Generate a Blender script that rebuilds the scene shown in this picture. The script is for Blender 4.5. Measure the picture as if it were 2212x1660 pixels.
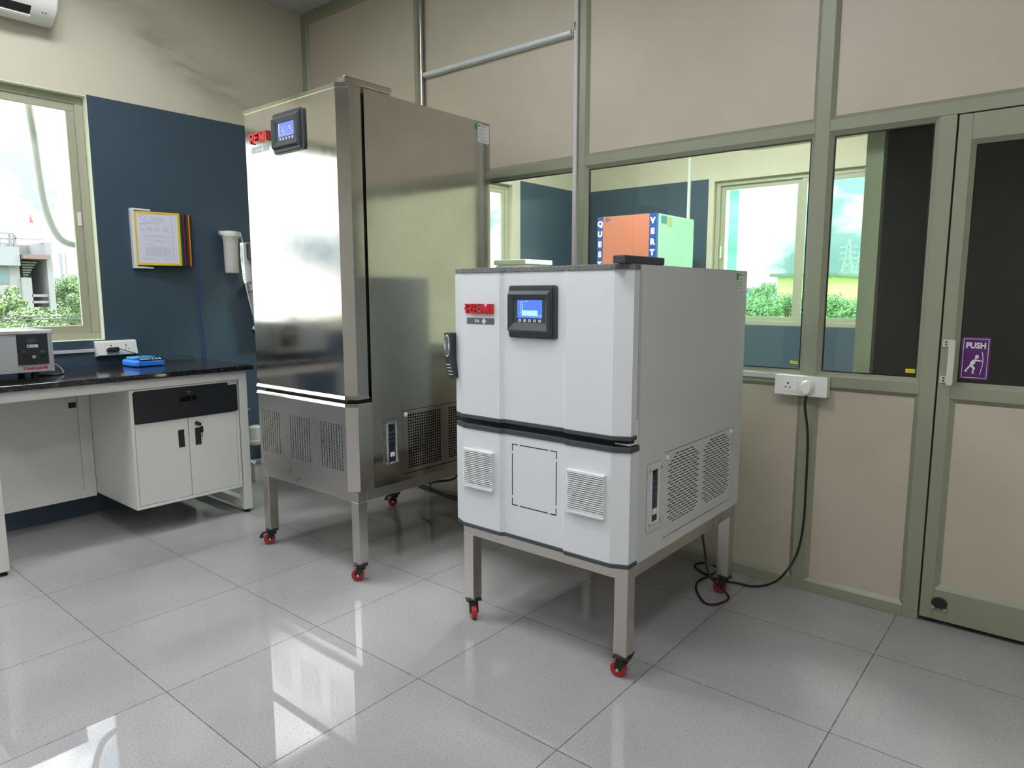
import bpy, bmesh, math, random
from mathutils import Vector, Matrix
random.seed(7)
SC = bpy.context.scene
COL = SC.collection
for o in list(bpy.data.objects): bpy.data.objects.remove(o)

# ------------------------------------------------------------------ camera
YAW, PITCH, ROLL, FPX = 0.689302903, -0.132246505, -0.000827536, 1482.682
CAM = Vector((2.89142564, -1.53157326, 1.34633534))
def cam_axes():
    cy, sy, cp, sp = math.cos(YAW), math.sin(YAW), math.cos(PITCH), math.sin(PITCH)
    f = Vector((-sy*cp, cy*cp, sp)); r = Vector((cy, sy, 0)); u = r.cross(f)
    c, s = math.cos(ROLL), math.sin(ROLL)
    return c*r+s*u, -s*r+c*u, f
CR, CU, CF = cam_axes()
cd = bpy.data.cameras.new('camera'); cam = bpy.data.objects.new('camera', cd); COL.objects.link(cam)
cd.sensor_width = 36; cd.lens = 36*FPX/2212; cd.clip_start = .02; cd.clip_end = 2000
m = Matrix((CR, CU, -CF)).transposed().to_4x4(); m.translation = CAM; cam.matrix_world = m
SC.camera = cam
def at(px, py, ax, val):
    """the point on a plane of the place that a pixel of the photograph shows"""
    d = CR*((px-1106)/FPX) - CU*((py-830)/FPX) + CF
    return CAM + d*((val-CAM[ax])/d[ax])

# ------------------------------------------------------------------ view, world, sun
vs = SC.view_settings
vs.view_transform = 'Standard'; vs.look = 'None'; vs.exposure = 0.0; vs.gamma = 1.0; vs.use_curve_mapping = False
cy = SC.cycles
cy.use_denoising = True; cy.max_bounces = 10; cy.diffuse_bounces = 5; cy.glossy_bounces = 6
cy.transmission_bounces = 8; cy.transparent_max_bounces = 16
cy.caustics_reflective = False; cy.caustics_refractive = False; cy.sample_clamp_indirect = 6; cy.blur_glossy = .5

W = bpy.data.worlds.new('sky'); SC.world = W; W.use_nodes = True
nt = W.node_tree; nt.nodes.clear()
def N(t, ty, **k):
    n = t.nodes.new(ty)
    for a, v in k.items():
        if a == 'i':
            for kk, vv in v.items(): n.inputs[kk].default_value = vv
        else: setattr(n, a, v)
    return n
def ramp(t, stops, src=None):
    n = t.nodes.new('ShaderNodeValToRGB'); e = n.color_ramp.elements
    while len(e) < len(stops): e.new(.5)
    for q, (p, c) in zip(e, stops):
        q.position = p; q.color = (c, c, c, 1) if isinstance(c, (int, float)) else (*c, 1)
    if src: t.links.new(src, n.inputs[0])
    return n
tc = N(nt, 'ShaderNodeTexCoord')
mp = N(nt, 'ShaderNodeMapping'); mp.inputs['Scale'].default_value = (1, 1, 2.2); nt.links.new(tc.outputs['Generated'], mp.inputs[0])
nz = N(nt, 'ShaderNodeTexNoise', i={'Scale': 4.6, 'Detail': 7, 'Roughness': .55, 'Distortion': .3}); nt.links.new(mp.outputs[0], nz.inputs['Vector'])
rp = ramp(nt, [(.40, (.66, .86, .95)), (.49, (2.0, 2.1, 2.12)), (.62, (4.0, 4.0, 3.9))], nz.outputs[0])
sep = N(nt, 'ShaderNodeSeparateXYZ'); nt.links.new(tc.outputs['Generated'], sep.inputs[0])
hi = N(nt, 'ShaderNodeMapRange', i={1: .04, 2: .55, 3: 1.0, 4: 3.4}); nt.links.new(sep.outputs[2], hi.inputs[0])
mulc = N(nt, 'ShaderNodeVectorMath', operation='SCALE'); nt.links.new(rp.outputs[0], mulc.inputs[0]); nt.links.new(hi.outputs[0], mulc.inputs['Scale'])
bg = N(nt, 'ShaderNodeBackground', i={1: 1.0}); nt.links.new(mulc.outputs[0], bg.inputs[0])
wo = N(nt, 'ShaderNodeOutputWorld'); nt.links.new(bg.outputs[0], wo.inputs[0])

sd = bpy.data.lights.new('sun', 'SUN'); sd.energy = 1.3; sd.angle = .03; sd.color = (1, .96, .88)
so = bpy.data.objects.new('sun', sd); COL.objects.link(so)
so.rotation_euler = Vector((-.62, .35, -.75)).to_track_quat('-Z', 'Y').to_euler()   # from behind the building: none enters the windows
def portal(name, loc, rot, sx, sy):
    l = bpy.data.lights.new(name, 'AREA'); l.shape = 'RECTANGLE'; l.size = sx; l.size_y = sy; l.cycles.is_portal = True
    o = bpy.data.objects.new(name, l); COL.objects.link(o); o.location = loc; o.rotation_euler = rot
portal('window_portal', (-1.86, -1.13, 1.78), (0, -math.pi/2, 0), 1.42, 2.5)
portal('window_portal', (.75, 5.52, 1.75), (-math.pi/2, 0, 0), 1.7, 1.4)
portal('window_portal', (-1.86, 3.2, 1.78), (0, -math.pi/2, 0), 1.4, 1.7)
LAMP_MAIN, LAMP_FAR = 30.0, 140.0

# ------------------------------------------------------------------ materials
MATS = {}
def mat(name, color, rough=.5, metal=0., noise=None, bump=None, spec=.5, coat=0., emis=None, rvar=0., aniso=0.):
    """noise: (scale, amount, second colour)   bump: (scale, strength)"""
    if name in MATS: return MATS[name]
    M = bpy.data.materials.new(name); M.use_nodes = True; t = M.node_tree
    b = t.nodes['Principled BSDF']
    b.inputs['Base Color'].default_value = (*color, 1); b.inputs['Roughness'].default_value = rough
    b.inputs['Metallic'].default_value = metal; b.inputs['Specular IOR Level'].default_value = spec
    b.inputs['Coat Weight'].default_value = coat
    if emis: b.inputs['Emission Color'].default_value = (*emis[0], 1); b.inputs['Emission Strength'].default_value = emis[1]
    if noise or bump or rvar:
        tcn = N(t, 'ShaderNodeTexCoord')
    if noise:
        sc, am, c2 = noise
        n = N(t, 'ShaderNodeTexNoise', i={'Scale': sc, 'Detail': 6, 'Roughness': .6}); t.links.new(tcn.outputs['Object'], n.inputs['Vector'])
        r = ramp(t, [(.5-.25/max(am, .01)*.5 if am > .5 else .35, 0.0), (.75, am)], n.outputs[0])
        mx = N(t, 'ShaderNodeMix', data_type='RGBA'); t.links.new(r.outputs[0], mx.inputs[0])
        mx.inputs[6].default_value = (*color, 1); mx.inputs[7].default_value = (*c2, 1); t.links.new(mx.outputs[2], b.inputs['Base Color'])
    if bump:
        n = N(t, 'ShaderNodeTexNoise', i={'Scale': bump[0], 'Detail': 3}); t.links.new(tcn.outputs['Object'], n.inputs['Vector'])
        bp = N(t, 'ShaderNodeBump', i={'Strength': bump[1], 'Distance': .002}); t.links.new(n.outputs[0], bp.inputs['Height']); t.links.new(bp.outputs[0], b.inputs['Normal'])
    if rvar:
        n = N(t, 'ShaderNodeTexNoise', i={'Scale': 5, 'Detail': 8, 'Roughness': .7}); t.links.new(tcn.outputs['Object'], n.inputs['Vector'])
        mr = N(t, 'ShaderNodeMapRange', i={1: .3, 2: .75, 3: rough, 4: rough+rvar}); t.links.new(n.outputs[0], mr.inputs[0]); t.links.new(mr.outputs[0], b.inputs['Roughness'])
    MATS[name] = M
    return M
def glassmat(name, tint, rough=0.0, refl=1.0):
    """a thin pane: tint and reflection belong to the face turned to the light or the eye, once per pane"""
    M = bpy.data.materials.new(name); M.use_nodes = True; t = M.node_tree; t.nodes.clear()
    ge = N(t, 'ShaderNodeNewGeometry'); tm = N(t, 'ShaderNodeMix', data_type='RGBA'); t.links.new(ge.outputs['Backfacing'], tm.inputs[0])
    tm.inputs[6].default_value = (*tint, 1); tm.inputs[7].default_value = (1, 1, 1, 1)
    tr = N(t, 'ShaderNodeBsdfTransparent'); t.links.new(tm.outputs[2], tr.inputs[0])
    gl = N(t, 'ShaderNodeBsdfGlossy', i={'Roughness': rough, 'Color': (refl, refl, refl, 1)})
    fr = N(t, 'ShaderNodeFresnel', i={0: 1.6}); iv = N(t, 'ShaderNodeMath', operation='SUBTRACT', i={0: 1.}); t.links.new(ge.outputs['Backfacing'], iv.inputs[1])
    mu = N(t, 'ShaderNodeMath', operation='MULTIPLY'); t.links.new(fr.outputs[0], mu.inputs[0]); t.links.new(iv.outputs[0], mu.inputs[1])
    mx = N(t, 'ShaderNodeMixShader'); ou = N(t, 'ShaderNodeOutputMaterial')
    t.links.new(mu.outputs[0], mx.inputs[0]); t.links.new(tr.outputs[0], mx.inputs[1]); t.links.new(gl.outputs[0], mx.inputs[2]); t.links.new(mx.outputs[0], ou.inputs[0])
    MATS[name] = M
    return M

cream = mat('cream_paint', (.60, .56, .44), .6, noise=(1.6, .45, (.42, .38, .29)), bump=(60, .06))
greenwhite = mat('reveal_paint', (.78, .84, .66), .6)
blue = mat('blue_paint', (.043, .074, .112), .38, noise=(2.2, .5, (.052, .084, .105)), bump=(50, .08))
lam = mat('beige_laminate', (.505, .45, .365), .42, noise=(3.0, .5, (.41, .36, .29)), bump=(120, .03))
alu = mat('olive_frame', (.27, .28, .205), .38, metal=.0, bump=(200, .03))
aluw = mat('window_frame', (.38, .38, .285), .4)
conduit_m = mat('conduit_grey', (.56, .53, .54), .45)
silver = mat('conduit_silver', (.55, .53, .50), .25, metal=1.)
white_pl = mat('white_plastic', (.78, .78, .76), .35)
pvc = mat('white_pvc', (.62, .62, .58), .4, noise=(14, .5, (.5, .48, .42)))
black = mat('black_plastic', (.012, .012, .014), .4)
rubber = mat('black_cable', (.008, .008, .009), .5)
darkg = mat('charcoal_plastic', (.045, .052, .060), .42, bump=(260, .12))
gasket = mat('gasket_black', (.004, .004, .004), .6)
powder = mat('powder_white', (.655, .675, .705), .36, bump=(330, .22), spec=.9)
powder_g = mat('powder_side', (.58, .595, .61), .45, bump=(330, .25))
inner_dark = mat('dark_inside', (.01, .01, .011), .8)
red_logo = mat('red_letters', (.52, .012, .022), .3, coat=.3)
red_wheel = mat('red_wheel', (.40, .015, .018), .35)
steel = mat('brushed_stainless', (.56, .54, .515), .08, metal=1., rvar=.08, noise=(6, .4, (.43, .405, .37)))
steel_leg = mat('stainless_tube', (.62, .59, .55), .24, metal=1., rvar=.2)
chrome = mat('chrome', (.75, .75, .74), .12, metal=1.)
bench_w = mat('bench_white', (.66, .655, .63), .4, bump=(300, .08))
drawer_b = mat('drawer_black', (.010, .012, .016), .45, bump=(300, .08))
paper = mat('paper', (.66, .67, .80), .25)
ink = mat('print_grey', (.22, .22, .30), .6)
white_ink = mat('white_print', (.80, .82, .82), .5)
dark_ink = mat('dark_print', (.03, .03, .03), .6)
blue_pl = mat('blue_plastic', (.028, .20, .72), .3)
platew = mat('label_white', (.66, .67, .68), .35)
greentag = mat('label_green', (.02, .30, .10), .5)
yellow = mat('sticker_yellow', (.78, .70, .02), .5)
purple = mat('sign_purple', (.085, .010, .125), .35)
pink_w = mat('sign_white', (.72, .68, .74), .5)
skyglass = glassmat('window_glass', (.97, .99, .99))
partglass = glassmat('partition_glass', (.87, .97, .87))
farglass = glassmat('tinted_glass', (.62, .98, .82))
greenfilm = glassmat('green_film_glass', (.24, .80, .42))
doorglass = glassmat('door_glass', (.72, .76, .70))

def floor_mat():
    M = bpy.data.materials.new('vitrified_tile'); M.use_nodes = True; t = M.node_tree; b = t.nodes['Principled BSDF']
    tcn = N(t, 'ShaderNodeTexCoord'); s = N(t, 'ShaderNodeSeparateXYZ'); t.links.new(tcn.outputs['Object'], s.inputs[0])
    ds = []
    for k in (0, 1):
        p = N(t, 'ShaderNodeMath', operation='PINGPONG', i={1: .3}); t.links.new(s.outputs[k], p.inputs[0]); ds.append(p.outputs[0])
    mn = N(t, 'ShaderNodeMath', operation='MINIMUM'); t.links.new(ds[0], mn.inputs[0]); t.links.new(ds[1], mn.inputs[1])
    wob = N(t, 'ShaderNodeTexNoise', i={'Scale': 25, 'Detail': 3}); t.links.new(tcn.outputs['Object'], wob.inputs['Vector'])
    th = N(t, 'ShaderNodeMapRange', i={1: .3, 2: .7, 3: .0008, 4: .0022}); t.links.new(wob.outputs[0], th.inputs[0])
    ln = N(t, 'ShaderNodeMath', operation='LESS_THAN'); t.links.new(mn.outputs[0], ln.inputs[0]); t.links.new(th.outputs[0], ln.inputs[1])
    n1 = N(t, 'ShaderNodeTexNoise', i={'Scale': 170, 'Detail': 3, 'Roughness': .7}); t.links.new(tcn.outputs['Object'], n1.inputs['Vector'])
    r1 = ramp(t, [(.30, (.20, .193, .20)), (.42, (.345, .33, .342)), (.62, (.38, .362, .375)), (.72, (.46, .445, .46))], n1.outputs[0])
    fm = N(t, 'ShaderNodeMapping', i={'Scale': (1, 2.6, 1), 'Rotation': (0, 0, .5)}); t.links.new(tcn.outputs['Object'], fm.inputs[0])
    n3 = N(t, 'ShaderNodeTexNoise', i={'Scale': 85, 'Detail': 2, 'Roughness': .5}); t.links.new(fm.outputs[0], n3.inputs['Vector'])
    r3 = ramp(t, [(.27, .55), (.36, 1.0)], n3.outputs[0])
    n2 = N(t, 'ShaderNodeTexNoise', i={'Scale': 2.3, 'Detail': 5}); t.links.new(tcn.outputs['Object'], n2.inputs['Vector'])
    r2 = ramp(t, [(.3, .90), (.7, 1.06)], n2.outputs[0])
    fl = N(t, 'ShaderNodeVectorMath', operation='SCALE', i={'Scale': 1/.6}); t.links.new(tcn.outputs['Object'], fl.inputs[0])
    ff = N(t, 'ShaderNodeVectorMath', operation='FLOOR'); t.links.new(fl.outputs[0], ff.inputs[0])
    wn = N(t, 'ShaderNodeTexWhiteNoise'); t.links.new(ff.outputs[0], wn.inputs[0])
    mr = N(t, 'ShaderNodeMapRange', i={3: .95, 4: 1.04}); t.links.new(wn.outputs[0], mr.inputs[0])
    m0 = N(t, 'ShaderNodeVectorMath', operation='MULTIPLY'); t.links.new(r1.outputs[0], m0.inputs[0]); t.links.new(r3.outputs[0], m0.inputs[1])
    m1 = N(t, 'ShaderNodeVectorMath', operation='SCALE'); t.links.new(m0.outputs[0], m1.inputs[0]); t.links.new(r2.outputs[0], m1.inputs['Scale'])
    m2 = N(t, 'ShaderNodeVectorMath', operation='SCALE'); t.links.new(m1.outputs[0], m2.inputs[0]); t.links.new(mr.outputs[0], m2.inputs['Scale'])
    mx = N(t, 'ShaderNodeMix', data_type='RGBA'); t.links.new(ln.outputs[0], mx.inputs[0]); t.links.new(m2.outputs[0], mx.inputs[6]); mx.inputs[7].default_value = (.055, .05, .045, 1)
    t.links.new(mx.outputs[2], b.inputs['Base Color'])
    rr = N(t, 'ShaderNodeMapRange', i={3: .025, 4: .6}); t.links.new(ln.outputs[0], rr.inputs[0]); t.links.new(rr.outputs[0], b.inputs['Roughness'])
    return M
def granite_mat():
    M = bpy.data.materials.new('black_granite'); M.use_nodes = True; t = M.node_tree; b = t.nodes['Principled BSDF']
    tcn = N(t, 'ShaderNodeTexCoord')
    n = N(t, 'ShaderNodeTexNoise', i={'Scale': 75, 'Detail': 4, 'Roughness': .7}); t.links.new(tcn.outputs['Object'], n.inputs['Vector'])
    r = ramp(t, [(.40, (.005, .006, .008)), (.58, (.018, .017, .02)), (.68, (.09, .075, .07)), (.78, (.20, .17, .16))], n.outputs[0])
    t.links.new(r.outputs[0], b.inputs['Base Color']); b.inputs['Roughness'].default_value = .10
    return M
floor_m, granite = floor_mat(), granite_mat()
def wall_dirt():
    """cream plaster with a grimy swirl running down to the right above the painted field"""
    M = bpy.data.materials.new('cream_plaster'); M.use_nodes = True; t = M.node_tree; b = t.nodes['Principled BSDF']
    tcn = N(t, 'ShaderNodeTexCoord')
    wv = N(t, 'ShaderNodeTexNoise', i={'Scale': 1.4, 'Detail': 3}); t.links.new(tcn.outputs['Object'], wv.inputs['Vector'])
    wo_ = N(t, 'ShaderNodeVectorMath', operation='MULTIPLY_ADD', i={1: (.45, .45, .45), 2: (-.22, -.22, -.22)}); t.links.new(wv.outputs['Color'], wo_.inputs[0])
    ad_ = N(t, 'ShaderNodeVectorMath', operation='ADD'); t.links.new(tcn.outputs['Object'], ad_.inputs[0]); t.links.new(wo_.outputs[0], ad_.inputs[1])
    dt = N(t, 'ShaderNodeVectorMath', operation='DOT_PRODUCT', i={1: (0, .48, .877)}); t.links.new(ad_.outputs[0], dt.inputs[0])
    of = N(t, 'ShaderNodeMath', operation='SUBTRACT', i={1: .48*.52+.877*2.96}); t.links.new(dt.outputs['Value'], of.inputs[0])
    ab = N(t, 'ShaderNodeMath', operation='ABSOLUTE'); t.links.new(of.outputs[0], ab.inputs[0])
    band = N(t, 'ShaderNodeMapRange', interpolation_type='SMOOTHSTEP', i={1: 0., 2: .30, 3: 1., 4: .0}); t.links.new(ab.outputs[0], band.inputs[0])
    vd = N(t, 'ShaderNodeVectorMath', operation='DISTANCE', i={1: (-1.71, .55, 2.95)}); t.links.new(tcn.outputs['Object'], vd.inputs[0])
    fall = N(t, 'ShaderNodeMapRange', interpolation_type='SMOOTHSTEP', i={1: .35, 2: 1.0, 3: 1., 4: 0.}); t.links.new(vd.outputs['Value'], fall.inputs[0])
    mpn = N(t, 'ShaderNodeMapping', i={'Rotation': (.50, 0, 0), 'Scale': (1, .7, 2.4)}); t.links.new(ad_.outputs[0], mpn.inputs[0])
    n = N(t, 'ShaderNodeTexNoise', i={'Scale': 3.2, 'Detail': 8, 'Roughness': .6, 'Distortion': .8}); t.links.new(mpn.outputs[0], n.inputs['Vector'])
    r = ramp(t, [(.30, .05), (.80, .75)], n.outputs[0])
    mu = N(t, 'ShaderNodeMath', operation='MULTIPLY'); t.links.new(r.outputs[0], mu.inputs[0]); t.links.new(band.outputs[0], mu.inputs[1])
    m2 = N(t, 'ShaderNodeMath', operation='MULTIPLY'); t.links.new(mu.outputs[0], m2.inputs[0]); t.links.new(fall.outputs[0], m2.inputs[1])
    mx = N(t, 'ShaderNodeMix', data_type='RGBA'); t.links.new(m2.outputs[0], mx.inputs[0]); mx.inputs[6].default_value = (.60, .57, .46, 1); mx.inputs[7].default_value = (.20, .165, .11, 1)
    t.links.new(mx.outputs[2], b.inputs['Base Color']); b.inputs['Roughness'].default_value = .65
    return M
plaster = wall_dirt()

# ------------------------------------------------------------------ mesh helpers
class Fr:
    """a flat frame: a along u, b along v, c out along n"""
    def __init__(s, o, u, v):
        s.o, s.u, s.v = Vector(o), Vector(u).normalized(), Vector(v).normalized(); s.n = s.u.cross(s.v)
    def __call__(s, a, b, c=0.): return s.o + s.u*a + s.v*b + s.n*c
def FRONT(y): return Fr((0, y, 0), (1, 0, 0), (0, 0, 1))      # faces -y: a = x, b = z
def SIDE(x): return Fr((x, 0, 0), (0, 1, 0), (0, 0, 1))       # faces +x: a = y, b = z
def B(): return bmesh.new()
def face(bm, pts, mi=0):
    f = bm.faces.new([bm.verts.new(p) for p in pts]); f.material_index = mi; return f
def hexa(bm, p, mi=0):
    v = [bm.verts.new(q) for q in p]
    for ix in ((0, 3, 2, 1), (4, 5, 6, 7), (0, 1, 5, 4), (1, 2, 6, 5), (2, 3, 7, 6), (3, 0, 4, 7)):
        bm.faces.new([v[i] for i in ix]).material_index = mi
def box(bm, x0, x1, y0, y1, z0, z1, mi=0):
    hexa(bm, [(x0, y0, z0), (x1, y0, z0), (x1, y1, z0), (x0, y1, z0), (x0, y0, z1), (x1, y0, z1), (x1, y1, z1), (x0, y1, z1)], mi)
    return bm
def fbox(bm, f, a0, a1, b0, b1, c0, c1, mi=0):
    hexa(bm, [f(a0, b0, c0), f(a1, b0, c0), f(a1, b1, c0), f(a0, b1, c0), f(a0, b0, c1), f(a1, b0, c1), f(a1, b1, c1), f(a0, b1, c1)], mi)
    return bm
def prism(bm, pts0, pts1, mi=0):
    """two matching outlines joined by side faces and capped"""
    a = [bm.verts.new(p) for p in pts0]; b = [bm.verts.new(p) for p in pts1]; n = len(a)
    bm.faces.new(a[::-1]).material_index = mi; bm.faces.new(b).material_index = mi
    for i in range(n): bm.faces.new((a[i], a[(i+1) % n], b[(i+1) % n], b[i])).material_index = mi
    return bm
def fprism(bm, f, poly, c0, c1, mi=0):
    return prism(bm, [f(a, b, c0) for a, b in poly], [f(a, b, c1) for a, b in poly], mi)
def zprism(bm, poly, z0, z1, mi=0):
    return prism(bm, [(x, y, z0) for x, y in poly], [(x, y, z1) for x, y in poly], mi)
def rrect(a0, a1, b0, b1, r, n=4):
    out = []
    for cx, cz, s in ((a1-r, b0+r, -90), (a1-r, b1-r, 0), (a0+r, b1-r, 90), (a0+r, b0+r, 180)):
        for k in range(n+1):
            t = math.radians(s+90*k/n); out.append((cx+r*math.cos(t), cz+r*math.sin(t)))
    return out
def ell(ca, cb, ra, rb, n=20): return [(ca+ra*math.cos(2*math.pi*k/n), cb+rb*math.sin(2*math.pi*k/n)) for k in range(n)]
def cyl(bm, p0, p1, r0, r1=None, n=20, mi=0):
    p0, p1 = Vector(p0), Vector(p1); r1 = r0 if r1 is None else r1
    d = (p1-p0).normalized(); u = d.orthogonal().normalized(); w = d.cross(u)
    c = lambda p, r: [p+(u*math.cos(2*math.pi*k/n)+w*math.sin(2*math.pi*k/n))*r for k in range(n)]
    return prism(bm, c(p0, r0), c(p1, r1), mi)
def lathe(bm, p0, axis, prof, n=24, mi=0):
    """prof: (distance along the axis, radius)"""
    p0 = Vector(p0); d = Vector(axis).normalized(); u = d.orthogonal().normalized(); w = d.cross(u); rings = []
    for h, r in prof:
        rings.append([bm.verts.new(p0+d*h+(u*math.cos(2*math.pi*k/n)+w*math.sin(2*math.pi*k/n))*max(r, 1e-4)) for k in range(n)])
    for a, b in zip(rings, rings[1:]):
        for k in range(n): bm.faces.new((a[k], a[(k+1) % n], b[(k+1) % n], b[k])).material_index = mi
    bm.faces.new(rings[0][::-1]).material_index = mi; bm.faces.new(rings[-1]).material_index = mi
    return bm
def spline(pts, k=8):
    P = [Vector(p) for p in pts]; P = [P[0]*2-P[1]]+P+[P[-1]*2-P[-2]]; out = []
    for i in range(1, len(P)-2):
        a, b, c, d = P[i-1:i+3]
        for j in range(k):
            t = j/k; out.append(.5*((2*b)+(c-a)*t+(2*a-5*b+4*c-d)*t*t+(3*b-a-3*c+d)*t**3))
    out.append(P[-2]); return out
def tube(bm, pts, r, n=10, k=8, mi=0, smooth=True):
    P = spline(pts, k) if smooth else [Vector(p) for p in pts]
    u = None; rings = []
    for i, p in enumerate(P):
        d = (P[min(i+1, len(P)-1)]-P[max(i-1, 0)]).normalized()
        u = d.orthogonal().normalized() if u is None else (u-d*u.dot(d)).normalized()
        w = d.cross(u)
        rings.append([bm.verts.new(p+(u*math.cos(2*math.pi*q/n)+w*math.sin(2*math.pi*q/n))*r) for q in range(n)])
    for a, b in zip(rings, rings[1:]):
        for q in range(n): bm.faces.new((a[q], a[(q+1) % n], b[(q+1) % n], b[q])).material_index = mi
    bm.faces.new(rings[0][::-1]); bm.faces.new(rings[-1])
    return bm
def picture_frame(bm, f, a0, a1, b0, b1, w, c_out, c_in, mi=0):
    """a mitred sloping bead round an opening, from its outer edge to its inner edge"""
    o = [(a0, b0), (a1, b0), (a1, b1), (a0, b1)]; i = [(a0+w, b0+w), (a1-w, b0+w), (a1-w, b1-w), (a0+w, b1-w)]
    for k in range(4):
        l = (k+1) % 4
        hexa(bm, [f(*o[k], c_in-.004), f(*o[l], c_in-.004), f(*i[l], c_in-.004), f(*i[k], c_in-.004), f(*o[k], c_out), f(*o[l], c_out), f(*i[l], c_in), f(*i[k], c_in)], mi)
    return bm
def ring(bm, f, a0, a1, b0, b1, w, c0, c1, mi=0):
    for r in ((a0, a1, b0, b0+w), (a0, a1, b1-w, b1), (a0, a0+w, b0+w, b1-w), (a1-w, a1, b0+w, b1-w)): fbox(bm, f, *r, c0, c1, mi)
    return bm
def perforate(bm, f, rows, c=0., depth=.004, mi=0):
    """rows: (b0, b1, [(a0, a1, hole)]) with hole None or a list of points; real holes with walls"""
    for b0, b1, cells in rows:
        for a0, a1, hole in cells:
            if not hole:
                face(bm, [f(a0, b0, c), f(a1, b0, c), f(a1, b1, c), f(a0, b1, c)], mi); continue
            n = len(hole); q = n//4
            V = [bm.verts.new(f(a, b, c)) for a, b in hole]; D = [bm.verts.new(f(a, b, c-depth)) for a, b in hole]
            K = [bm.verts.new(f(a, b, c)) for a, b in ((a0, b0), (a1, b0), (a1, b1), (a0, b1))]
            for k in range(4):          # hole points start at the lower left corner and run like the corners
                s = k*q; pts = [K[k], K[(k+1) % 4]]+[V[(s+j) % n] for j in range(q, -1, -1)]
                bm.faces.new(pts).material_index = mi
            for k in range(n): bm.faces.new((V[k], D[k], D[(k+1) % n], V[(k+1) % n])).material_index = mi
    return bm
def roundhole(ca, cb, r, n=8): return [(ca+r*math.cos(math.radians(225)+2*math.pi*k/n), cb+r*math.sin(math.radians(225)+2*math.pi*k/n)) for k in range(n)]
def recthole(a0, a1, b0, b1): return [(a0, b0), (a1, b0), (a1, b1), (a0, b1)]

def finish(ob, bevel=0, smooth=False, weld=False):
    me = ob.data
    if smooth:
        for p in me.polygons: p.use_smooth = True
        me.set_sharp_from_angle(angle=math.radians(38))
    if bevel:
        b = ob.modifiers.new('bevel', 'BEVEL'); b.width = bevel; b.segments = 2; b.limit_method = 'ANGLE'; b.angle_limit = math.radians(40)
def meta(o, label=None, cat=None, group=None, kind=None):
    for k, v in (('label', label), ('category', cat), ('group', group), ('kind', kind)):
        if v: o[k] = v
    return o
def root_of(o):
    while o.parent: o = o.parent
    return o
def obj(name, bm, mats, parent=None, bevel=0, smooth=False, label=None):
    """links what was built, in world coordinates, as ONE mesh object (a part when it has a parent)"""
    bmesh.ops.recalc_face_normals(bm, faces=bm.faces[:])
    off = Vector(root_of(parent).location) if parent else Vector((0, 0, 0))
    if off.length: bmesh.ops.translate(bm, verts=bm.verts[:], vec=-off)
    me = bpy.data.meshes.new(name); bm.to_mesh(me); bm.free()
    for mm in (mats if isinstance(mats, (list, tuple)) else [mats]): me.materials.append(mm)
    o = bpy.data.objects.new(name, me); COL.objects.link(o)
    if parent: o.parent = parent
    if label: o['label'] = label
    finish(o, bevel, smooth)
    return o
def thing(name, loc, label, cat, group=None):
    o = bpy.data.objects.new(name, None); COL.objects.link(o); o.location = loc; o.empty_display_size = .05
    return meta(o, label, cat, group)
def solo(name, bm, mats, label, cat, group=None, kind=None, **k): return meta(obj(name, bm, mats, None, **k), label, cat, group, kind)
def struct(name, bm, mats, label, cat='structure', **k): return meta(obj(name, bm, mats, None, **k), label, cat, None, 'structure')
def text_bm(body, f, a, b, c, size, ext=.0006, align='CENTER', sx=1., rot=0., bold=0.):
    cu = bpy.data.curves.new('t', 'FONT'); cu.body = body; cu.size = size; cu.align_x = align; cu.align_y = 'CENTER'; cu.extrude = ext; cu.resolution_u = 3; cu.offset = bold
    o = bpy.data.objects.new('t', cu); COL.objects.link(o); bpy.context.view_layer.update()
    me = bpy.data.meshes.new_from_object(o.evaluated_get(bpy.context.evaluated_depsgraph_get()))
    bm = bmesh.new(); bm.from_mesh(me); bpy.data.objects.remove(o); bpy.data.meshes.remove(me); bpy.data.curves.remove(cu)
    cr, sr = math.cos(rot), math.sin(rot)
    for v in bm.verts:
        x, y, z = v.co; x *= sx; v.co = f(a+x*cr-y*sr, b+x*sr+y*cr, c+z)
    return bm
def join(a, b):
    me = bpy.data.meshes.new('j'); b.to_mesh(me); b.free(); a.from_mesh(me); bpy.data.meshes.remove(me); return a
def scribbles(bm, f, a0, a1, b0, b1, n, c, h=.0012, mi=0):
    """rows of small print too fine to read"""
    for k in range(n):
        b = b1-(b1-b0)*(k+.5)/n; a = a0
        end = a0+(a1-a0)*random.uniform(.55, 1)
        while a < end:
            w = random.uniform(.03, .14)*(a1-a0); fbox(bm, f, a, min(a+w, end), b-h/2, b+h/2, c, c+.0003, mi); a += w+.025*(a1-a0)
    return bm

# ------------------------------------------------------------------ the setting
XL, YP, ZC = -1.71, 1.61, 3.37          # left wall, partition front, ceiling
XR, YB, YF = 4.3, -4.2, 5.35            # right wall, wall behind the camera, far wall of the next room
struct('floor', box(B(), XL-.15, XR+.1, YB-.1, YF+.15, -.1, 0), floor_m, 'pale grey speckled tile floor with thin dark joints', 'floor')
struct('ceiling', box(B(), XL-.15, XR+.1, YB-.1, YF+.15, ZC, ZC+.2), mat('ceiling_paint', (.50, .52, .52), .7), 'plain off-white ceiling', 'ceiling')

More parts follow.
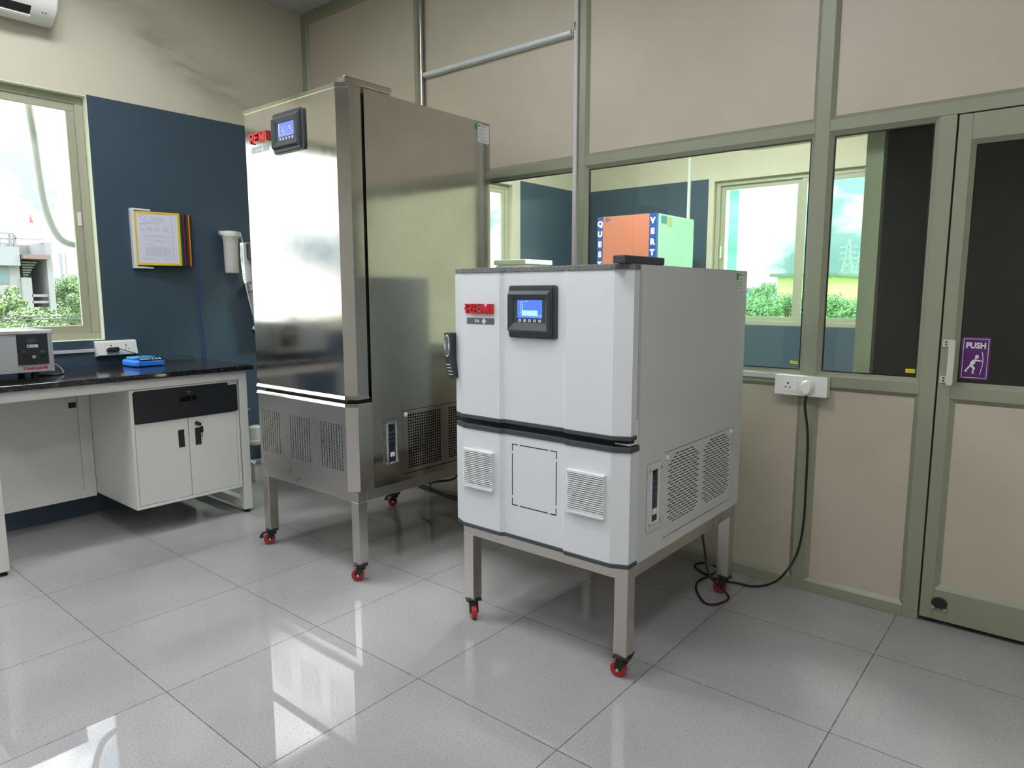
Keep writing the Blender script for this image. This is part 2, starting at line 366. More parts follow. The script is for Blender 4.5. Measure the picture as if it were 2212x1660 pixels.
WY0, WY1, WZ0, WZ1 = -2.40, .13, 1.063, 2.492       # window opening of the left wall
VY0, VY1, VZ0, VZ1 = 2.35, 4.06, 1.05, 2.44         # its twin in the next room
TH = .12
def lwall(bm, y0, y1, z0, z1, mi): box(bm, XL-TH, XL, y0, y1, z0, z1, mi)
bm = B()
lwall(bm, YB, WY0, 0, 2.5, 1); lwall(bm, WY0, WY1, 0, WZ0, 1); lwall(bm, WY1, YP+.03, 0, 2.5, 1)
lwall(bm, WY0, WY1, WZ1, 2.5, 0); lwall(bm, YB, YP+.03, 2.5, ZC, 0)
struct('wall_left', bm, [plaster, blue], 'cream plaster wall with a dark blue painted lower field', 'wall')
bm = B()
lwall(bm, YP+.03, VY0, 0, 2.5, 1); lwall(bm, VY0, VY1, 0, VZ0, 1); lwall(bm, VY0, VY1, VZ1, 2.5, 0); lwall(bm, VY1, VY1+.13, 0, 2.5, 0); lwall(bm, VY1+.13, YF, 0, 2.5, 1); lwall(bm, YP+.03, YF, 2.5, ZC, 0)
struct('wall_far_left', bm, [cream, blue], 'left wall of the next room, cream above dark blue', 'wall')
RX0, RX1, RZ0, RZ1 = -.10, 1.75, 1.02, 2.47         # window of the far wall
bm = B()
for r in ((XL-TH, RX0-.06, 0, 2.5, 1), (RX0-.06, RX0, 0, 2.5, 0), (RX0, RX1, 0, RZ0, 1), (RX1, XR, 0, 2.5, 1), (RX0, RX1, RZ1, 2.5, 0), (XL-TH, XR, 2.5, ZC, 0)):
    box(bm, r[0], r[1], YF, YF+TH, r[2], r[3], r[4])
struct('wall_far', bm, [cream, blue], 'far wall of the next room, cream above dark blue', 'wall')
struct('wall_behind', box(B(), XL-TH, XR, YB-TH, YB, 0, ZC), mat('wall_light', (.70, .68, .62), .6), 'plain cream wall behind the viewer', 'wall')
struct('wall_right', box(B(), XR, XR+TH, YB-TH, YF+TH, 0, ZC), MATS['wall_light'], 'plain cream wall on the right', 'wall')
# wall between the next room and the corridor, its shade put into the colour
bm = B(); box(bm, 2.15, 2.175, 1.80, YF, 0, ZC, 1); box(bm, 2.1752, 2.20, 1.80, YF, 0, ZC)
struct('wall_corridor', bm, [mat('corridor_shade', (.035, .033, .028), .5), cream], 'partition wall coloured dark for the unlit corridor, seen through the narrow pane', 'wall')
struct('trim_1', box(B(), 2.138, 2.205, 1.74, 1.80, 0, ZC), aluw, 'olive end post of the corridor wall behind the narrow pane', 'post')
struct('wall_corridor_end', box(B(), 2.20, XR, 4.3, 4.4, 0, ZC), MATS['corridor_shade'], 'end wall of the corridor, coloured dark as unlit, behind the door glass', 'wall')  # near-black colour stands for the missing light here
# reveals
bm = B()
e = .004
for r in ((WY1-e, WY1, WZ0, WZ1), (WY0, WY0+e, WZ0, WZ1), (WY0, WY1, WZ0, WZ0+e), (WY0, WY1, WZ1-e, WZ1)): box(bm, XL-TH+.005, XL+.001, *r)
struct('trim_2', bm, greenwhite, 'pale painted reveal round the left window', 'reveal')

# ---- the left window
def sash_window(name, label, f, a0, a1, b0, b1, splits, gm, fm, film=None):
    """f faces into the room with its zero on the outside of the reveal; splits: where sashes meet"""
    w = struct(name, ring(B(), f, a0, a1, b0, b1, .044, -.03, .012), fm, label, 'window', bevel=.003)
    cuts = [a0+.044]+splits+[a1-.044]
    for k, (s0, s1) in enumerate(zip(cuts, cuts[1:])):
        off = 0 if k % 2 else -.022
        s = obj('sash', ring(B(), f, s0, s1, b0+.042, b1-.042, .045, -.016+off, .004+off), fm, w, bevel=.002)
        obj('pane', fbox(B(), f, s0+.04, s1-.04, b0+.082, b1-.082, -.008+off, -.004+off), film if (film and k == 0) else gm, s)
    return w
fw = SIDE(-1.775)
w1 = sash_window('window_1', 'wide aluminium window in the blue left wall looking out on a concrete building', fw, WY0+.01, WY1-.006, WZ0+.002, WZ1-.002, [-1.32], skyglass, aluw)
fl = B(); fbox(fl, fw, .052, .072, 1.745, 1.825, -.012, .012); obj('latch', fl, white_pl, w1, bevel=.002)
sash_window('window_2', 'bright window in the left wall of the next room', SIDE(-1.775), VY0+.01, VY1-.01, VZ0, VZ1, [3.2], skyglass, aluw)
w3 = sash_window('window_3', 'wide green-tinted window in the far wall of the next room', FRONT(YF+.06), RX0+.005, RX1-.005, RZ0, RZ1, [.75], farglass, aluw)
fl = B(); fbox(fl, FRONT(YF+.06), -.035, -.02, 1.70, 1.82, .004, .02); obj('latch', fl, white_pl, w3)
bm = B(); fbox(bm, FRONT(YF+.06), at(1569, 500, 1, YF+.06).x, at(1589, 500, 1, YF+.06).x, RZ0+.09, RZ1-.09, -.060, -.056)
solo('green_film', bm, greenfilm, 'upright strip of green film behind the far window pane', 'film')

# ---- partition of olive profiles, laminate boards and glass
P = FRONT(YP)
TR0, TR1 = 2.012, 2.060       # transom
SI0, SI1 = .940, .988         # sill rail
n_t = [2]
def profile(a0, a1, b0, b1, label, c1=0., d=.06):
    n_t[0] += 1
    return struct('trim_%d' % n_t[0], fbox(B(), P, a0, a1, b0, b1, -d, c1), alu, label, 'frame profile', bevel=.002)
profile(XL, -1.652, 0, ZC, 'olive corner post of the partition beside the left wall')
profile(-.500, -.458, 0, ZC, 'olive upright of the partition behind the tall steel cabinet')
profile(.757, .802, 0, ZC, 'olive upright of the partition beside the thin grey casing')
profile(1.964, 2.021, 0, ZC, 'olive upright of the partition above the wall socket')
profile(2.418, 2.474, 0, TR0, 'olive door post between the narrow pane and the door')
for a0, a1, w in ((-1.652, -.5, 'left of the tall cabinet'), (-.458, .757, 'under the tube light'), (.802, 1.964, 'above the white incubator'), (2.021, XR, 'above the door')):
    profile(a0, a1, ZC-.065, ZC, 'olive top rail of the partition '+w)
    profile(a0, a1, TR0, TR1, 'olive transom of the partition '+w)
    if a1 < XR:
        profile(a0, a1, SI0, SI1, 'olive sill rail of the partition '+w)
        profile(a0, a1, 0, .048, 'olive bottom rail of the partition '+w)
profile(2.021, 2.418, SI0, SI1, 'olive sill rail below the narrow pane')
profile(2.021, 2.418, 0, .048, 'olive bottom rail below the board by the door')
profile(3.42, 3.48, 0, TR0, 'olive door post right of the door')
bm = B(); be = B()
def board(a0, a1, b0, b1):
    fbox(bm, P, a0-.01, a1+.01, b0-.01, b1+.01, -.042, -.018, 0)
    picture_frame(bm, P, a0, a1, b0, b1, .016, -.002, -.0165, 1)
for a0, a1 in ((-1.652, -.5), (-.458, .757), (.802, 1.964), (2.021, XR)): board(a0, a1, TR1, ZC-.065)
for a0, a1 in ((-1.652, -.5), (-.458, .757), (.802, 1.964), (2.021, 2.418)): board(a0, a1, .048, SI0)
fbox(bm, P, 3.48, XR, 0, TR0, -.04, -.02, 0)
struct('wall_back', bm, [lam, alu], 'beige laminate boards of the partition wall', 'wall')
for k, (a0, a1, lab) in enumerate(((-1.652, -.5, 'glass pane of the partition by the left wall'), (-.458, .757, 'glass pane of the partition between the two cabinets'), (.802, 1.964, 'large glass pane of the partition above the white incubator'), (2.021, 2.418, 'narrow glass pane of the partition beside the door'))):
    w = struct('window_%d' % (k+4), fbox(B(), P, a0+.012, a1-.012, SI1+.012, TR0-.012, -.034, -.028), partglass, lab, 'window')
    obj('bead', picture_frame(B(), P, a0, a1, SI1, TR0, .017, -.002, -.018), alu, w)
    obj('seal', ring(B(), P, a0+.0165, a1-.0165, SI1+.0165, TR0-.0165, .0055, -.027, -.019), gasket, w)
# casings on the partition
solo('cable_casing', fbox(B(), P, .733, .7565, 0, ZC, 0, .014), conduit_m, 'thin grey cable casing running up the partition beside the tube light', 'cable casing', bevel=.002)
solo('cable_conduit', fbox(B(), P, -.449, -.414, 0, ZC, 0, .02), silver, 'shiny metal conduit running up behind the tall steel cabinet', 'conduit', bevel=.005)
solo('cable_casing', fbox(B(), P, .803, 1.86, .962, .985, 0, .013), conduit_m, 'thin grey cable casing along the sill into the wall socket', 'cable casing', bevel=.002)

# ---- the door
D0, D1, DZ = 2.480, 3.41, 2.008
door = struct('door_1', B(), alu, 'olive framed half-glazed door with a push sign', 'door')
bm = bmesh.new()
for r in ((D0, D0+.045, .022, DZ), (D1-.045, D1, .022, DZ), (D0+.045, D1-.045, 1.912, DZ), (D0+.045, D1-.045, .932, .982), (D0+.045, D1-.045, .022, .150)): fbox(bm, P, *r, -.045, -.002)
bm.to_mesh(door.data); bm.free(); finish(door, .002)
obj('bead', picture_frame(picture_frame(B(), P, D0+.045, D1-.045, .982, 1.912, .016, -.003, -.018), P, D0+.045, D1-.045, .150, .932, .018, -.003, -.019), alu, door)
obj('glass', fbox(B(), P, D0+.055, D1-.055, .99, 1.904, -.032, -.026), doorglass, door, label='dark see-through door glass')
obj('panel', fbox(B(), P, D0+.055, D1-.055, .16, .925, -.04, -.019), lam, door, label='beige lower door board')
hd = B(); fprism(hd, P, rrect(2.511, 2.534, .990, 1.166, .006), .030, .046)
for z0, z1 in ((.993, 1.022), (1.134, 1.163)):
    fbox(hd, P, 2.485, 2.531, z0, z1, -.002, .004); fbox(hd, P, 2.519, 2.531, z0, z1, .0, .034)
hd = obj('handle', hd, mat('handle_cream', (.55, .55, .46), .35), door, bevel=.002, label='pale pull handle')
for z in (1.002, 1.013, 1.144, 1.155): obj('screw', cyl(B(), P(2.498, z, .003), P(2.498, z, .006), .0035, n=10), mat('screw_dark', (.08, .09, .11), .3, metal=1.), hd)
lk = obj('floor_lock', fprism(B(), P, ell(2.548, .098, .028, .022), -.004, .010), black, door, bevel=.003, label='black oval floor lock')
bm = B(); fbox(bm, P, 2.522, 2.532, .070, .085, -.003, .010); fbox(bm, P, 2.564, 2.574, .066, .081, -.003, .010); obj('lock_plate', bm, chrome, lk)

sg = thing('push_sign', P(2.592, 1.01, -.025), 'purple PUSH sign with a white pushing figure on the door glass', 'sign')
obj('sign_board', fbox(B(), P, 2.546, 2.640, 1.012, 1.176, -.0255, -.0235), purple, sg)
obj('border', ring(B(), P, 2.552, 2.634, 1.018, 1.170, .002, -.0236, -.0230), pink_w, sg)
obj('lettering', text_bm('PUSH', P, 2.593, 1.1425, -.0232, .031, .0003, sx=.88, bold=.0012), pink_w, sg)
def sgp(x, y): return (2.546+.094*(x-1140)/470, 1.176-.164*(y-190)/775)
bm = B()
fprism(bm, P, [sgp(x, y) for x, y in ((1378, 520), (1405, 508), (1430, 525), (1436, 555), (1420, 580), (1395, 580), (1372, 588))], -.0236, -.0230)
fprism(bm, P, [sgp(x, y) for x, y in ((1300, 690), (1300, 660), (1330, 615), (1375, 592), (1490, 612), (1490, 634), (1385, 625), (1388, 660), (1345, 705), (1390, 750), (1362, 835), (1390, 852), (1338, 855), (1352, 765), (1295, 715))], -.0236, -.0230)
fprism(bm, P, [sgp(x, y) for x, y in ((1290, 706), (1312, 732), (1248, 808), (1275, 826), (1215, 826), (1225, 800))], -.0236, -.0230)
arc = [(1484, 455), (1500, 560), (1505, 640), (1495, 740), (1468, 870)]
fprism(bm, P, [sgp(x-6, y) for x, y in arc]+[sgp(x+6, y) for x, y in arc[::-1]], -.0236, -.0230)
obj('figure', bm, pink_w, sg)
def sticker(f, a, b, w, h, c, rot, label):
    t = thing('caution_sticker', f(a, b, c), label, 'sticker')
    g = Fr(f(a, b, c), f.u*math.cos(rot)+f.v*math.sin(rot), f.v*math.cos(rot)-f.u*math.sin(rot))
    obj('sticker_sheet', fbox(B(), g, -w/2, w/2, -h/2, h/2, 0, .0005), yellow, t)
    obj('lettering', text_bm('UNPLUGGED', g, 0, 0, .0008, h*.55, .0002, sx=w*.80/(h*.55*6.2)), dark_ink, t)
sticker(P, 1.918, 1.036, .034, .013, -.0275, -.06, 'small yellow sticker at the foot of the large partition pane')
sticker(P, 2.385, 1.030, .050, .016, -.0275, 0, 'small yellow sticker at the foot of the narrow pane')
sticker(SIDE(-1.79), -.005, 1.150, .05, .014, 0, 0, 'small yellow sticker at the foot of the left window pane')

# ------------------------------------------------------------------ casters and stands
def make_caster(root, loc, ang, pedal):
    """built at a leg's lower end; ang turns the fork about the leg"""
    M = Matrix.Translation(loc) @ Matrix.Rotation(ang, 4, 'Z')
    def put(bm): bmesh.ops.transform(bm, matrix=M, verts=bm.verts[:]); return bm
    bm = B(); box(bm, -.032, .032, -.032, .032, -.006, 0); cyl(bm, (0, 0, -.006), (0, 0, -.020), .022)
    for s in (-1, 1):
        q = [(s*.014, -.020, -.020), (s*.014, .022, -.020), (s*.014, .030, -.052), (s*.014, .018, -.066), (s*.014, .006, -.060)]
        prism(bm, q, [(x+s*.004, y, z) for x, y, z in q])
    box(bm, -.018, .018, -.020, .022, -.028, -.018)
    c = obj('caster', put(bm), black, root, bevel=.001)
    bm = B(); cyl(bm, (-.011, .016, -.057), (.011, .016, -.057), .0295, n=28)
    w = obj('wheel', put(bm), red_wheel, c, bevel=.004, smooth=True, label='red wheel')
    bm = B(); cyl(bm, (-.020, .016, -.057), (.020, .016, -.057), .006, n=12); obj('axle', put(bm), chrome, c)
    if pedal:
        bm = B(); tube(bm, [(0, .014, -.020), (0, .044, -.022), (0, .058, -.036)], .006, n=8); box(bm, -.013, .013, .046, .066, -.046, -.034); obj('brake_pedal', put(bm), black, c)
    return c
def stand(root, x0, x1, y0, y1, ztop, w, rail, castang):
    zl = .088
    for sx in (0, 1):
        for sy in (0, 1):
            lx = x0 if sx == 0 else x1-w; ly = y0 if sy == 0 else y1-w
            obj('leg', box(B(), lx, lx+w, ly, ly+w, zl, ztop-rail), steel_leg, root, bevel=.0025)
            a, ped = castang[sx*2+sy]
            make_caster(root, (lx+w/2, ly+w/2, zl), a, ped)
    e = .0006
    for n_, r in (('front_rail', (x0, x1, y0, y0+w)), ('back_rail', (x0, x1, y1-w, y1)), ('side_rail', (x0+e, x0+w, y0+w, y1-w)), ('side_rail', (x1-w, x1-e, y0+w, y1-w))):
        obj(n_, box(B(), r[0], r[1], r[2], r[3], ztop-rail, ztop), steel_leg, root, bevel=.002)

LOGO = [[(315, 405), (680, 405), (680, 485), (315, 485)], [(335, 485), (405, 485), (405, 605), (335, 605)], [(285, 605), (680, 605), (680, 700), (285, 700)],
        [(575, 485), (680, 485), (680, 605), (575, 605)], [(335, 700), (440, 700), (440, 910), (365, 910), (345, 860)],
        [(480, 700), (590, 700), (700, 815), (1065, 815), (1065, 910), (650, 910)], [(735, 405), (805, 405), (805, 815), (715, 815)],
        [(805, 405), (1065, 405), (1055, 500), (805, 500)], [(805, 605), (1010, 605), (1000, 710), (805, 710)],
        [(1135, 405), (1235, 405), (1325, 660), (1490, 405), (1590, 405), (1590, 915), (1490, 915), (1460, 740), (1400, 915), (1310, 915), (1195, 700), (1240, 915), (1090, 915)],
        [(1620, 405), (1730, 405), (1730, 915), (1620, 915)]]
def logo(root, f, a0, a1, b0, b1, ext):
    bm = B()
    for p in LOGO: fprism(bm, f, [(a0+(a1-a0)*(x-285)/1445, b1-(b1-b0)*(y-405)/510) for x, y in p][::-1], 0, ext)
    return obj('logo', bm, red_logo, root, label='raised red brand lettering')
def nameplate(root, f, a0, a1, b0, b1, word, pm):
    p = obj('nameplate', fprism(B(), f, rrect(a0, a1, b0, b1, .0015), 0, .0012), pm, root, label='grey model plate')
    h = b1-b0; ca = a0+(a1-a0)*.38; cb = (b0+b1)/2; cp = a0+(a1-a0)*.63
    bm = text_bm(word, f, ca, cb, .0014, h*.62, .0003, sx=.9, bold=.0003)
    s = h*.16
    cr = [(-1.0, -2.6), (.8, -2.6), (1.2, -1.25), (2.6, -1.25), (2.9, 1.15), (1.45, 1.15), (1.3, 2.6), (-.5, 2.6), (-.75, 1.15), (-2.2, 1.15), (-2.5, -1.25), (-1.1, -1.25)]
    fprism(bm, f, [(cp+x*s, cb+y*s) for x, y in cr], .0012, .0017)
    obj('lettering', bm, white_ink, p); obj('lettering', text_bm('PLUS', f, cp, cb, .0018, h*.26, .0002, sx=.95), dark_ink, p)
def controller(root, f, a0, a1, b0, b1, graph):
    """the display housing: a stepped charcoal frame round a recessed screen"""
    w, h = a1-a0, b1-b0; A = lambda t: a0+w*t; Bb = lambda t: b1-h*t
    bm = B()
    fprism(bm, f, rrect(a0, a1, b0, b1, .010), 0, .010)
    fprism(bm, f, rrect(A(.02), A(.93), Bb(.97), Bb(.03), .008), .010, .016)
    o = [(A(.03), Bb(.90)), (A(.90), Bb(.90)), (A(.90), Bb(.10)), (A(.03), Bb(.10))]
    o2 = [(A(.045), Bb(.85)), (A(.875), Bb(.85)), (A(.875), Bb(.17)), (A(.045), Bb(.17))]
    i = [(A(.13), Bb(.71)), (A(.81), Bb(.71)), (A(.81), Bb(.26)), (A(.13), Bb(.26))]
    for k in range(4):
        l = (k+1) % 4
        hexa(bm, [f(*o[k], .016), f(*o[l], .016), f(*o2[l], .016), f(*o2[k], .016), f(*o[k], .018), f(*o[l], .018), f(*o2[l], .030), f(*o2[k], .030)])
        hexa(bm, [f(*o2[k], .016), f(*o2[l], .016), f(*i[l], .016), f(*i[k], .016), f(*o2[k], .030), f(*o2[l], .030), f(*i[l], .019), f(*i[k], .019)])
    p = obj('controller', bm, mat('controller_grey', (.040, .048, .056), .38), root, bevel=.0008, label='charcoal controller housing')
    obj('fascia', fbox(B(), f, A(.13), A(.81), Bb(.71), Bb(.26), .0155, .0165), mat('fascia_slate', (.035, .055, .068), .4), p)
    s = mat('screen_blue' if graph else 'screen_violet', (.02, .05, .3), .2, emis=((.10, .22, .90), 1.0) if graph else ((.22, .27, 1.0), .95))
    sa0, sa1, sb0, sb1 = A(.215), A(.735), Bb(.615), Bb(.275)
    sw, sh = sa1-sa0, sb1-sb0
    obj('screen', fprism(B(), f, rrect(sa0, sa1, sb0, sb1, .003), .0165, .0175), s, p, label='lit blue screen')
    lit = mat('screen_light', (.3, .5, .9), .3, emis=((.25, .62, 1.0), 1.0)); wl = mat('screen_white', (.6, .7, .9), .3, emis=((.62, .74, 1.0), .9))
    bm = B(); S = lambda u, v: (sa0+sw*u, sb0+sh*v)
    if graph:
        g = B(); fbox(g, f, S(.2, 0)[0], S(.82, 0)[0], S(0, .16)[1], S(0, .42)[1], .0175, .0178); obj('screen_bar', g, lit, p)
        fbox(bm, f, S(.195, 0)[0], S(.21, 0)[0], S(0, .14)[1], S(0, .95)[1], .0175, .018); fbox(bm, f, S(.195, 0)[0], S(.97, 0)[0], S(0, .14)[1], S(0, .155)[1], .0175, .018)
        fbox(bm, f, S(.2, 0)[0], S(.82, 0)[0], S(0, .405)[1], S(0, .42)[1], .0178, .018)
        for k, t in enumerate(('0', '20', '40', '60', '80', '100')): join(bm, text_bm(t, f, *S(.165, .17+.14*k), .0179, sh*.085, .0001, align='RIGHT'))
        for k, t in enumerate(('0', '4', '8', '12', '16', '20', '24')): join(bm, text_bm(t, f, *S(.20+.123*k, .08), .0179, sh*.085, .0001))
        join(bm, text_bm('14:43:34', f, *S(.37, .92), .0179, sh*.085, .0001))
    else:
        for t, u, v, z in (('\u00b0C', .30, .60, .13), ('40.2', .32, .42, .15), ('%RH', .72, .62, .11), ('75.1', .80, .46, .15), ('40.0', .40, .25, .10), ('75.0', .88, .28, .10)): join(bm, text_bm(t, f, *S(u, v), .0179, sh*z, .0001))
        for r in ((.10, .93, .12, .13), (.56, .565, .15, .65), (.04, .055, .03, .97)): fbox(bm, f, S(r[0], 0)[0], S(r[1], 0)[0], S(0, r[2])[1], S(0, r[3])[1], .0175, .0178)
    obj('screen_print', bm, wl, p)
    for k in range(5):
        ca, cb = A(.265+.105*k), Bb(.665)
        b_ = obj('button', fprism(B(), f, rrect(ca-w*.024, ca+w*.024, cb-h*.026, cb+h*.026, w*.009), .0165, .0175), white_ink, p)
        m_ = B(); s_ = w*.012
        fprism(m_, f, [[(ca-s_, cb-s_), (ca+s_, cb-s_), (ca, cb+s_)], [(ca-s_, cb+s_), (ca, cb-s_), (ca+s_, cb+s_)], ell(ca, cb, s_, s_, 10), rrect(ca-s_, ca+s_, cb-s_*.7, cb+s_*.7, s_*.3), rrect(ca-s_, ca+s_, cb-s_*.3, cb+s_*.6, s_*.2)][k], .0175, .0178)
        obj('symbol', m_, dark_ink, b_) if False else join_part(b_, m_)
def join_part(o, bm):
    """adds a printed symbol to a small button's own mesh as a second material"""
    off = Vector(root_of(o).location); bmesh.ops.translate(bm, verts=bm.verts[:], vec=-off)
    for f_ in bm.faces: f_.material_index = 1
    me = o.data; me.materials.append(dark_ink); b2 = bmesh.new(); b2.from_mesh(me); join(b2, bm); b2.to_mesh(me); b2.free()
def spec_label(root, f, a0, a1, b0, b1, tag):
    p = obj('rating_label', fprism(B(), f, rrect(a0, a1, b0, b1, .004), 0, .001), platew, root, label='white rating label')
    bm = B(); fbox(bm, f, a0+.006, a0+.016, b1-.013, b1-.006, .001, .0014); scribbles(bm, f, a0+.02, a1-.008, b1-.014, b1-.005, 1, .001, .002)
    scribbles(bm, f, a0+.006, a1-.02, b0+.022, b1-.02, 4, .001, .002); scribbles(bm, f, a0+.010, a1-.008, b0+.004, b0+.018, 3, .001, .001)
    obj('small_print', bm, dark_ink, p)
    obj('green_tag', fbox(B(), f, a0-tag, a0-.001, b1-.030, b1-.002, 0, .0008), greentag, root, label='small green tag')
def side_ports(root, f, a0, a1, b0, b1, fm):
    """the framed strip of sockets and the mains switch"""
    w, h = a1-a0, b1-b0
    bm = B(); picture_frame(bm, f, a0, a1, b0, b1, w*.22, .002, .010); picture_frame(bm, f, a0+w*.22, a1-w*.22, b0+w*.22, b1-w*.22, w*.06, .0098, .002)
    p = obj('port_frame', bm, fm, root)
    obj('port_panel', fbox(B(), f, a0+w*.24, a1-w*.24, b0+w*.26, b1-w*.26, .0005, .003), mat('port_slate', (.018, .024, .036), .4), p)
    for k in range(3):
        z = b0+h*(.72-.085*k)
        bm = B(); fprism(bm, f, [(a0+w*.30, z-h*.016), (a1-w*.32, z-h*.006), (a1-w*.32, z+h*.028), (a0+w*.30, z+h*.022)], .003, .0065); obj('port', bm, mat('port_blue', (.05, .085, .17), .35, metal=.3), p)
    bm = B(); cyl(bm, f((a0+a1)/2, b0+h*.86, .003), f((a0+a1)/2, b0+h*.86, .007), w*.10, n=14); obj('socket', bm, black, p)
    bm = B(); fbox(bm, f, a0+w*.38, a1-w*.36, b0+h*.22, b0+h*.31, .003, .007); fbox(bm, f, a0+w*.43, a1-w*.42, b0+h*.24, b0+h*.285, .007, .013); obj('mains_switch', bm, white_pl, p, label='white mains switch')
    for a in (a0+w*.10, a1-w*.10):
        for b in (b0+h*.10, b1-h*.10): obj('screw', cyl(B(), f(a, b, .004), f(a, b, .0105), .0045, n=12), chrome, p)

# ------------------------------------------------------------------ the tall stainless cabinet
tall = thing('stability_chamber', (0, .83, 0), 'tall stainless steel chamber with a red logo on a wheeled stand', 'chamber')
TX, TY0, TY1, TZ0, TZ1 = .412, .465, 1.295, .437, 2.225
fT, sT = FRONT(.35), SIDE(TX)
# cabinet shell with a grilled service opening on its right side
bm = B()
GA0, GA1, GB0, GB1 = .648, 1.262, .468, .782
box(bm, -TX, TX-.03, TY0, TY1, TZ0, TZ1)
for r in ((TY0, GA0, TZ0, TZ1), (GA1, TY1, TZ0, TZ1), (GA0, GA1, TZ0, GB0), (GA0, GA1, GB1, TZ1)): fbox(bm, sT, *r, -.03, 0)
obj('cabinet', bm, steel, tall)
obj('grille_backing', fbox(B(), sT, GA0+.002, GA1-.002, GB0+.002, GB1-.002, -.0295, -.027), inner_dark, tall)  # near-black sheet stands for the shade inside the cabinet
def sq_rows(regs, a0, a1, b0, b1, nx, ny, fill):
    """square holes in the regions regs = [(a0, a1)], between b0 and b1"""
    rows = [(b0, regs[0][2], [(a0, a1, None)])]; rb0, rb1 = regs[0][2], regs[0][3]
    for j in range(ny):
        y0, y1 = rb0+(rb1-rb0)*j/ny, rb0+(rb1-rb0)*(j+1)/ny; cells = []; a = a0
        for ra0, ra1, _, _ in regs:
            cells.append((a, ra0, None))
            for i in range(nx):
                x0, x1 = ra0+(ra1-ra0)*i/nx, ra0+(ra1-ra0)*(i+1)/nx; dx, dy = (x1-x0)*(1-fill)/2, (y1-y0)*(1-fill)/2
                cells.append((x0, x1, recthole(x0+dx, x1-dx, y0+dy, y1-dy)))
            a = ra1
        cells.append((a, a1, None)); rows.append((y0, y1, cells))
    rows.append((rb1, b1, [(a0, a1, None)]))
    return rows
bm = perforate(B(), sT, sq_rows([(.680, .905, .490, .762), (.960, 1.20, .490, .762)], GA0+.003, GA1-.003, GB0+.003, GB1-.003, 15, 20, .66), -.002, .003)
gp = obj('side_grille', bm, steel, tall)
for a, b in ((GA0+.020, GB1-.020), (GA1-.020, GB1-.020)): obj('button_cap', lathe(B(), sT(a, b, -.002), sT.n, [(0, .011), (.005, .010), (.008, .004)], 16), white_pl, gp, smooth=True, label='white button cap')
side_ports(tall, sT, .528, .622, .522, .752, steel)
spec_label(tall, sT, 1.200, 1.288, 2.120, 2.212, .022)
# lower front
prof = [(-TX, .465), (-TX, .385), (-.367, .35), (.364, .35), (TX, .385), (TX, .465)]
def grow(p, d, ymax): return [(x+(d if x > 0 else -d), (y-d if y < ymax-1e-6 else y)) for x, y in p]
bm = B()
z0, z1 = .440, .834
for (x0, y0), (x1, y1) in zip(prof, prof[1:]):
    if y0 == .35 and y1 == .35: continue
    face(bm, [(x0, y0, z0), (x1, y1, z0), (x1, y1, z1), (x0, y0, z1)])
zc = [(x, y) for x, y in prof]
face(bm, [(x, y, z0) for x, y in zc]); face(bm, [(x, y, z1) for x, y in zc])
rows = [(z0, .531, [(-.367, .364, None)])]
nr, nc, hr = 20, 9, .0052
for j in range(nr):
    b0, b1 = .531+(.750-.531)*j/nr, .531+(.750-.531)*(j+1)/nr; cells = []; a = -.367
    for ra0, ra1 in ((-.347, -.172), (-.090, .087), (.165, .343)):
        cells.append((a, ra0, None))
        for i in range(nc):
            x0, x1 = ra0+(ra1-ra0)*i/nc, ra0+(ra1-ra0)*(i+1)/nc; cells.append((x0, x1, roundhole((x0+x1)/2, (b0+b1)/2, hr*.74)))
        a = ra1
    cells.append((a, .364, None)); rows.append((b0, b1, cells))
rows.append((.750, z1, [(-.367, .364, None)]))
perforate(bm, fT, rows, 0, .003)
lf = obj('lower_front', bm, mat('satin_stainless', (.60, .58, .56), .26, metal=1., rvar=.1), tall)
obj('vent_backing', box(B(), -.364, .361, .358, .362, .445, .83), inner_dark, tall)  # near-black sheet: shade behind the round holes, put into colour
def lip(z0, z1, p, d0, d1):
    q0, q1 = grow(p, d0, .465), grow(p, d1, .465)
    return prism(B(), [(x, y, z0) for x, y in q0], [(x, y, z1) for x, y in q1])
obj('top_lip', lip(.834, .849, prof, .006, .0005), steel, lf, label='bright bevelled steel lip')
# door
dprof = [(-TX, .447), (-TX, .385), (-.367, .35), (.364, .35), (TX, .385), (TX, .447)]
td = obj('door', zprism(B(), dprof, .884, 2.214), steel, tall, label='tall stainless door')
obj('bottom_lip', prism(B(), [(x, y, .868) for x, y in grow(dprof, .006, .447)], [(x, y, .884) for x, y in grow(dprof, .0005, .447)]), steel, td, label='bright bevelled steel lip')
obj('top_cap', zprism(B(), grow(dprof, .004, .447), 2.214, 2.233), steel, td, bevel=.001)
obj('door_gasket', box(B(), -.395, .392, .447, .465, .90, 2.205), gasket, tall)
obj('gap_shade', zprism(B(), [(-.39, .465), (-.39, .41), (-.34, .385), (.34, .385), (.39, .41), (.39, .465)], .849, .868), gasket, tall)  # black filler stands for the shade in the gap below the door
bm = B(); box(bm, .352, .405, .372, .632, 2.234, 2.262); obj('hinge_cover', bm, steel, tall, bevel=.004)
logo(tall, fT, -.312, -.158, 2.065, 2.112, .014)
nameplate(tall, fT, -.312, -.160, 2.022, 2.050, 'SC-19', mat('plate_pale', (.36, .42, .46), .4))
controller(tall, fT, -.099, .139, 1.990, 2.172, False)
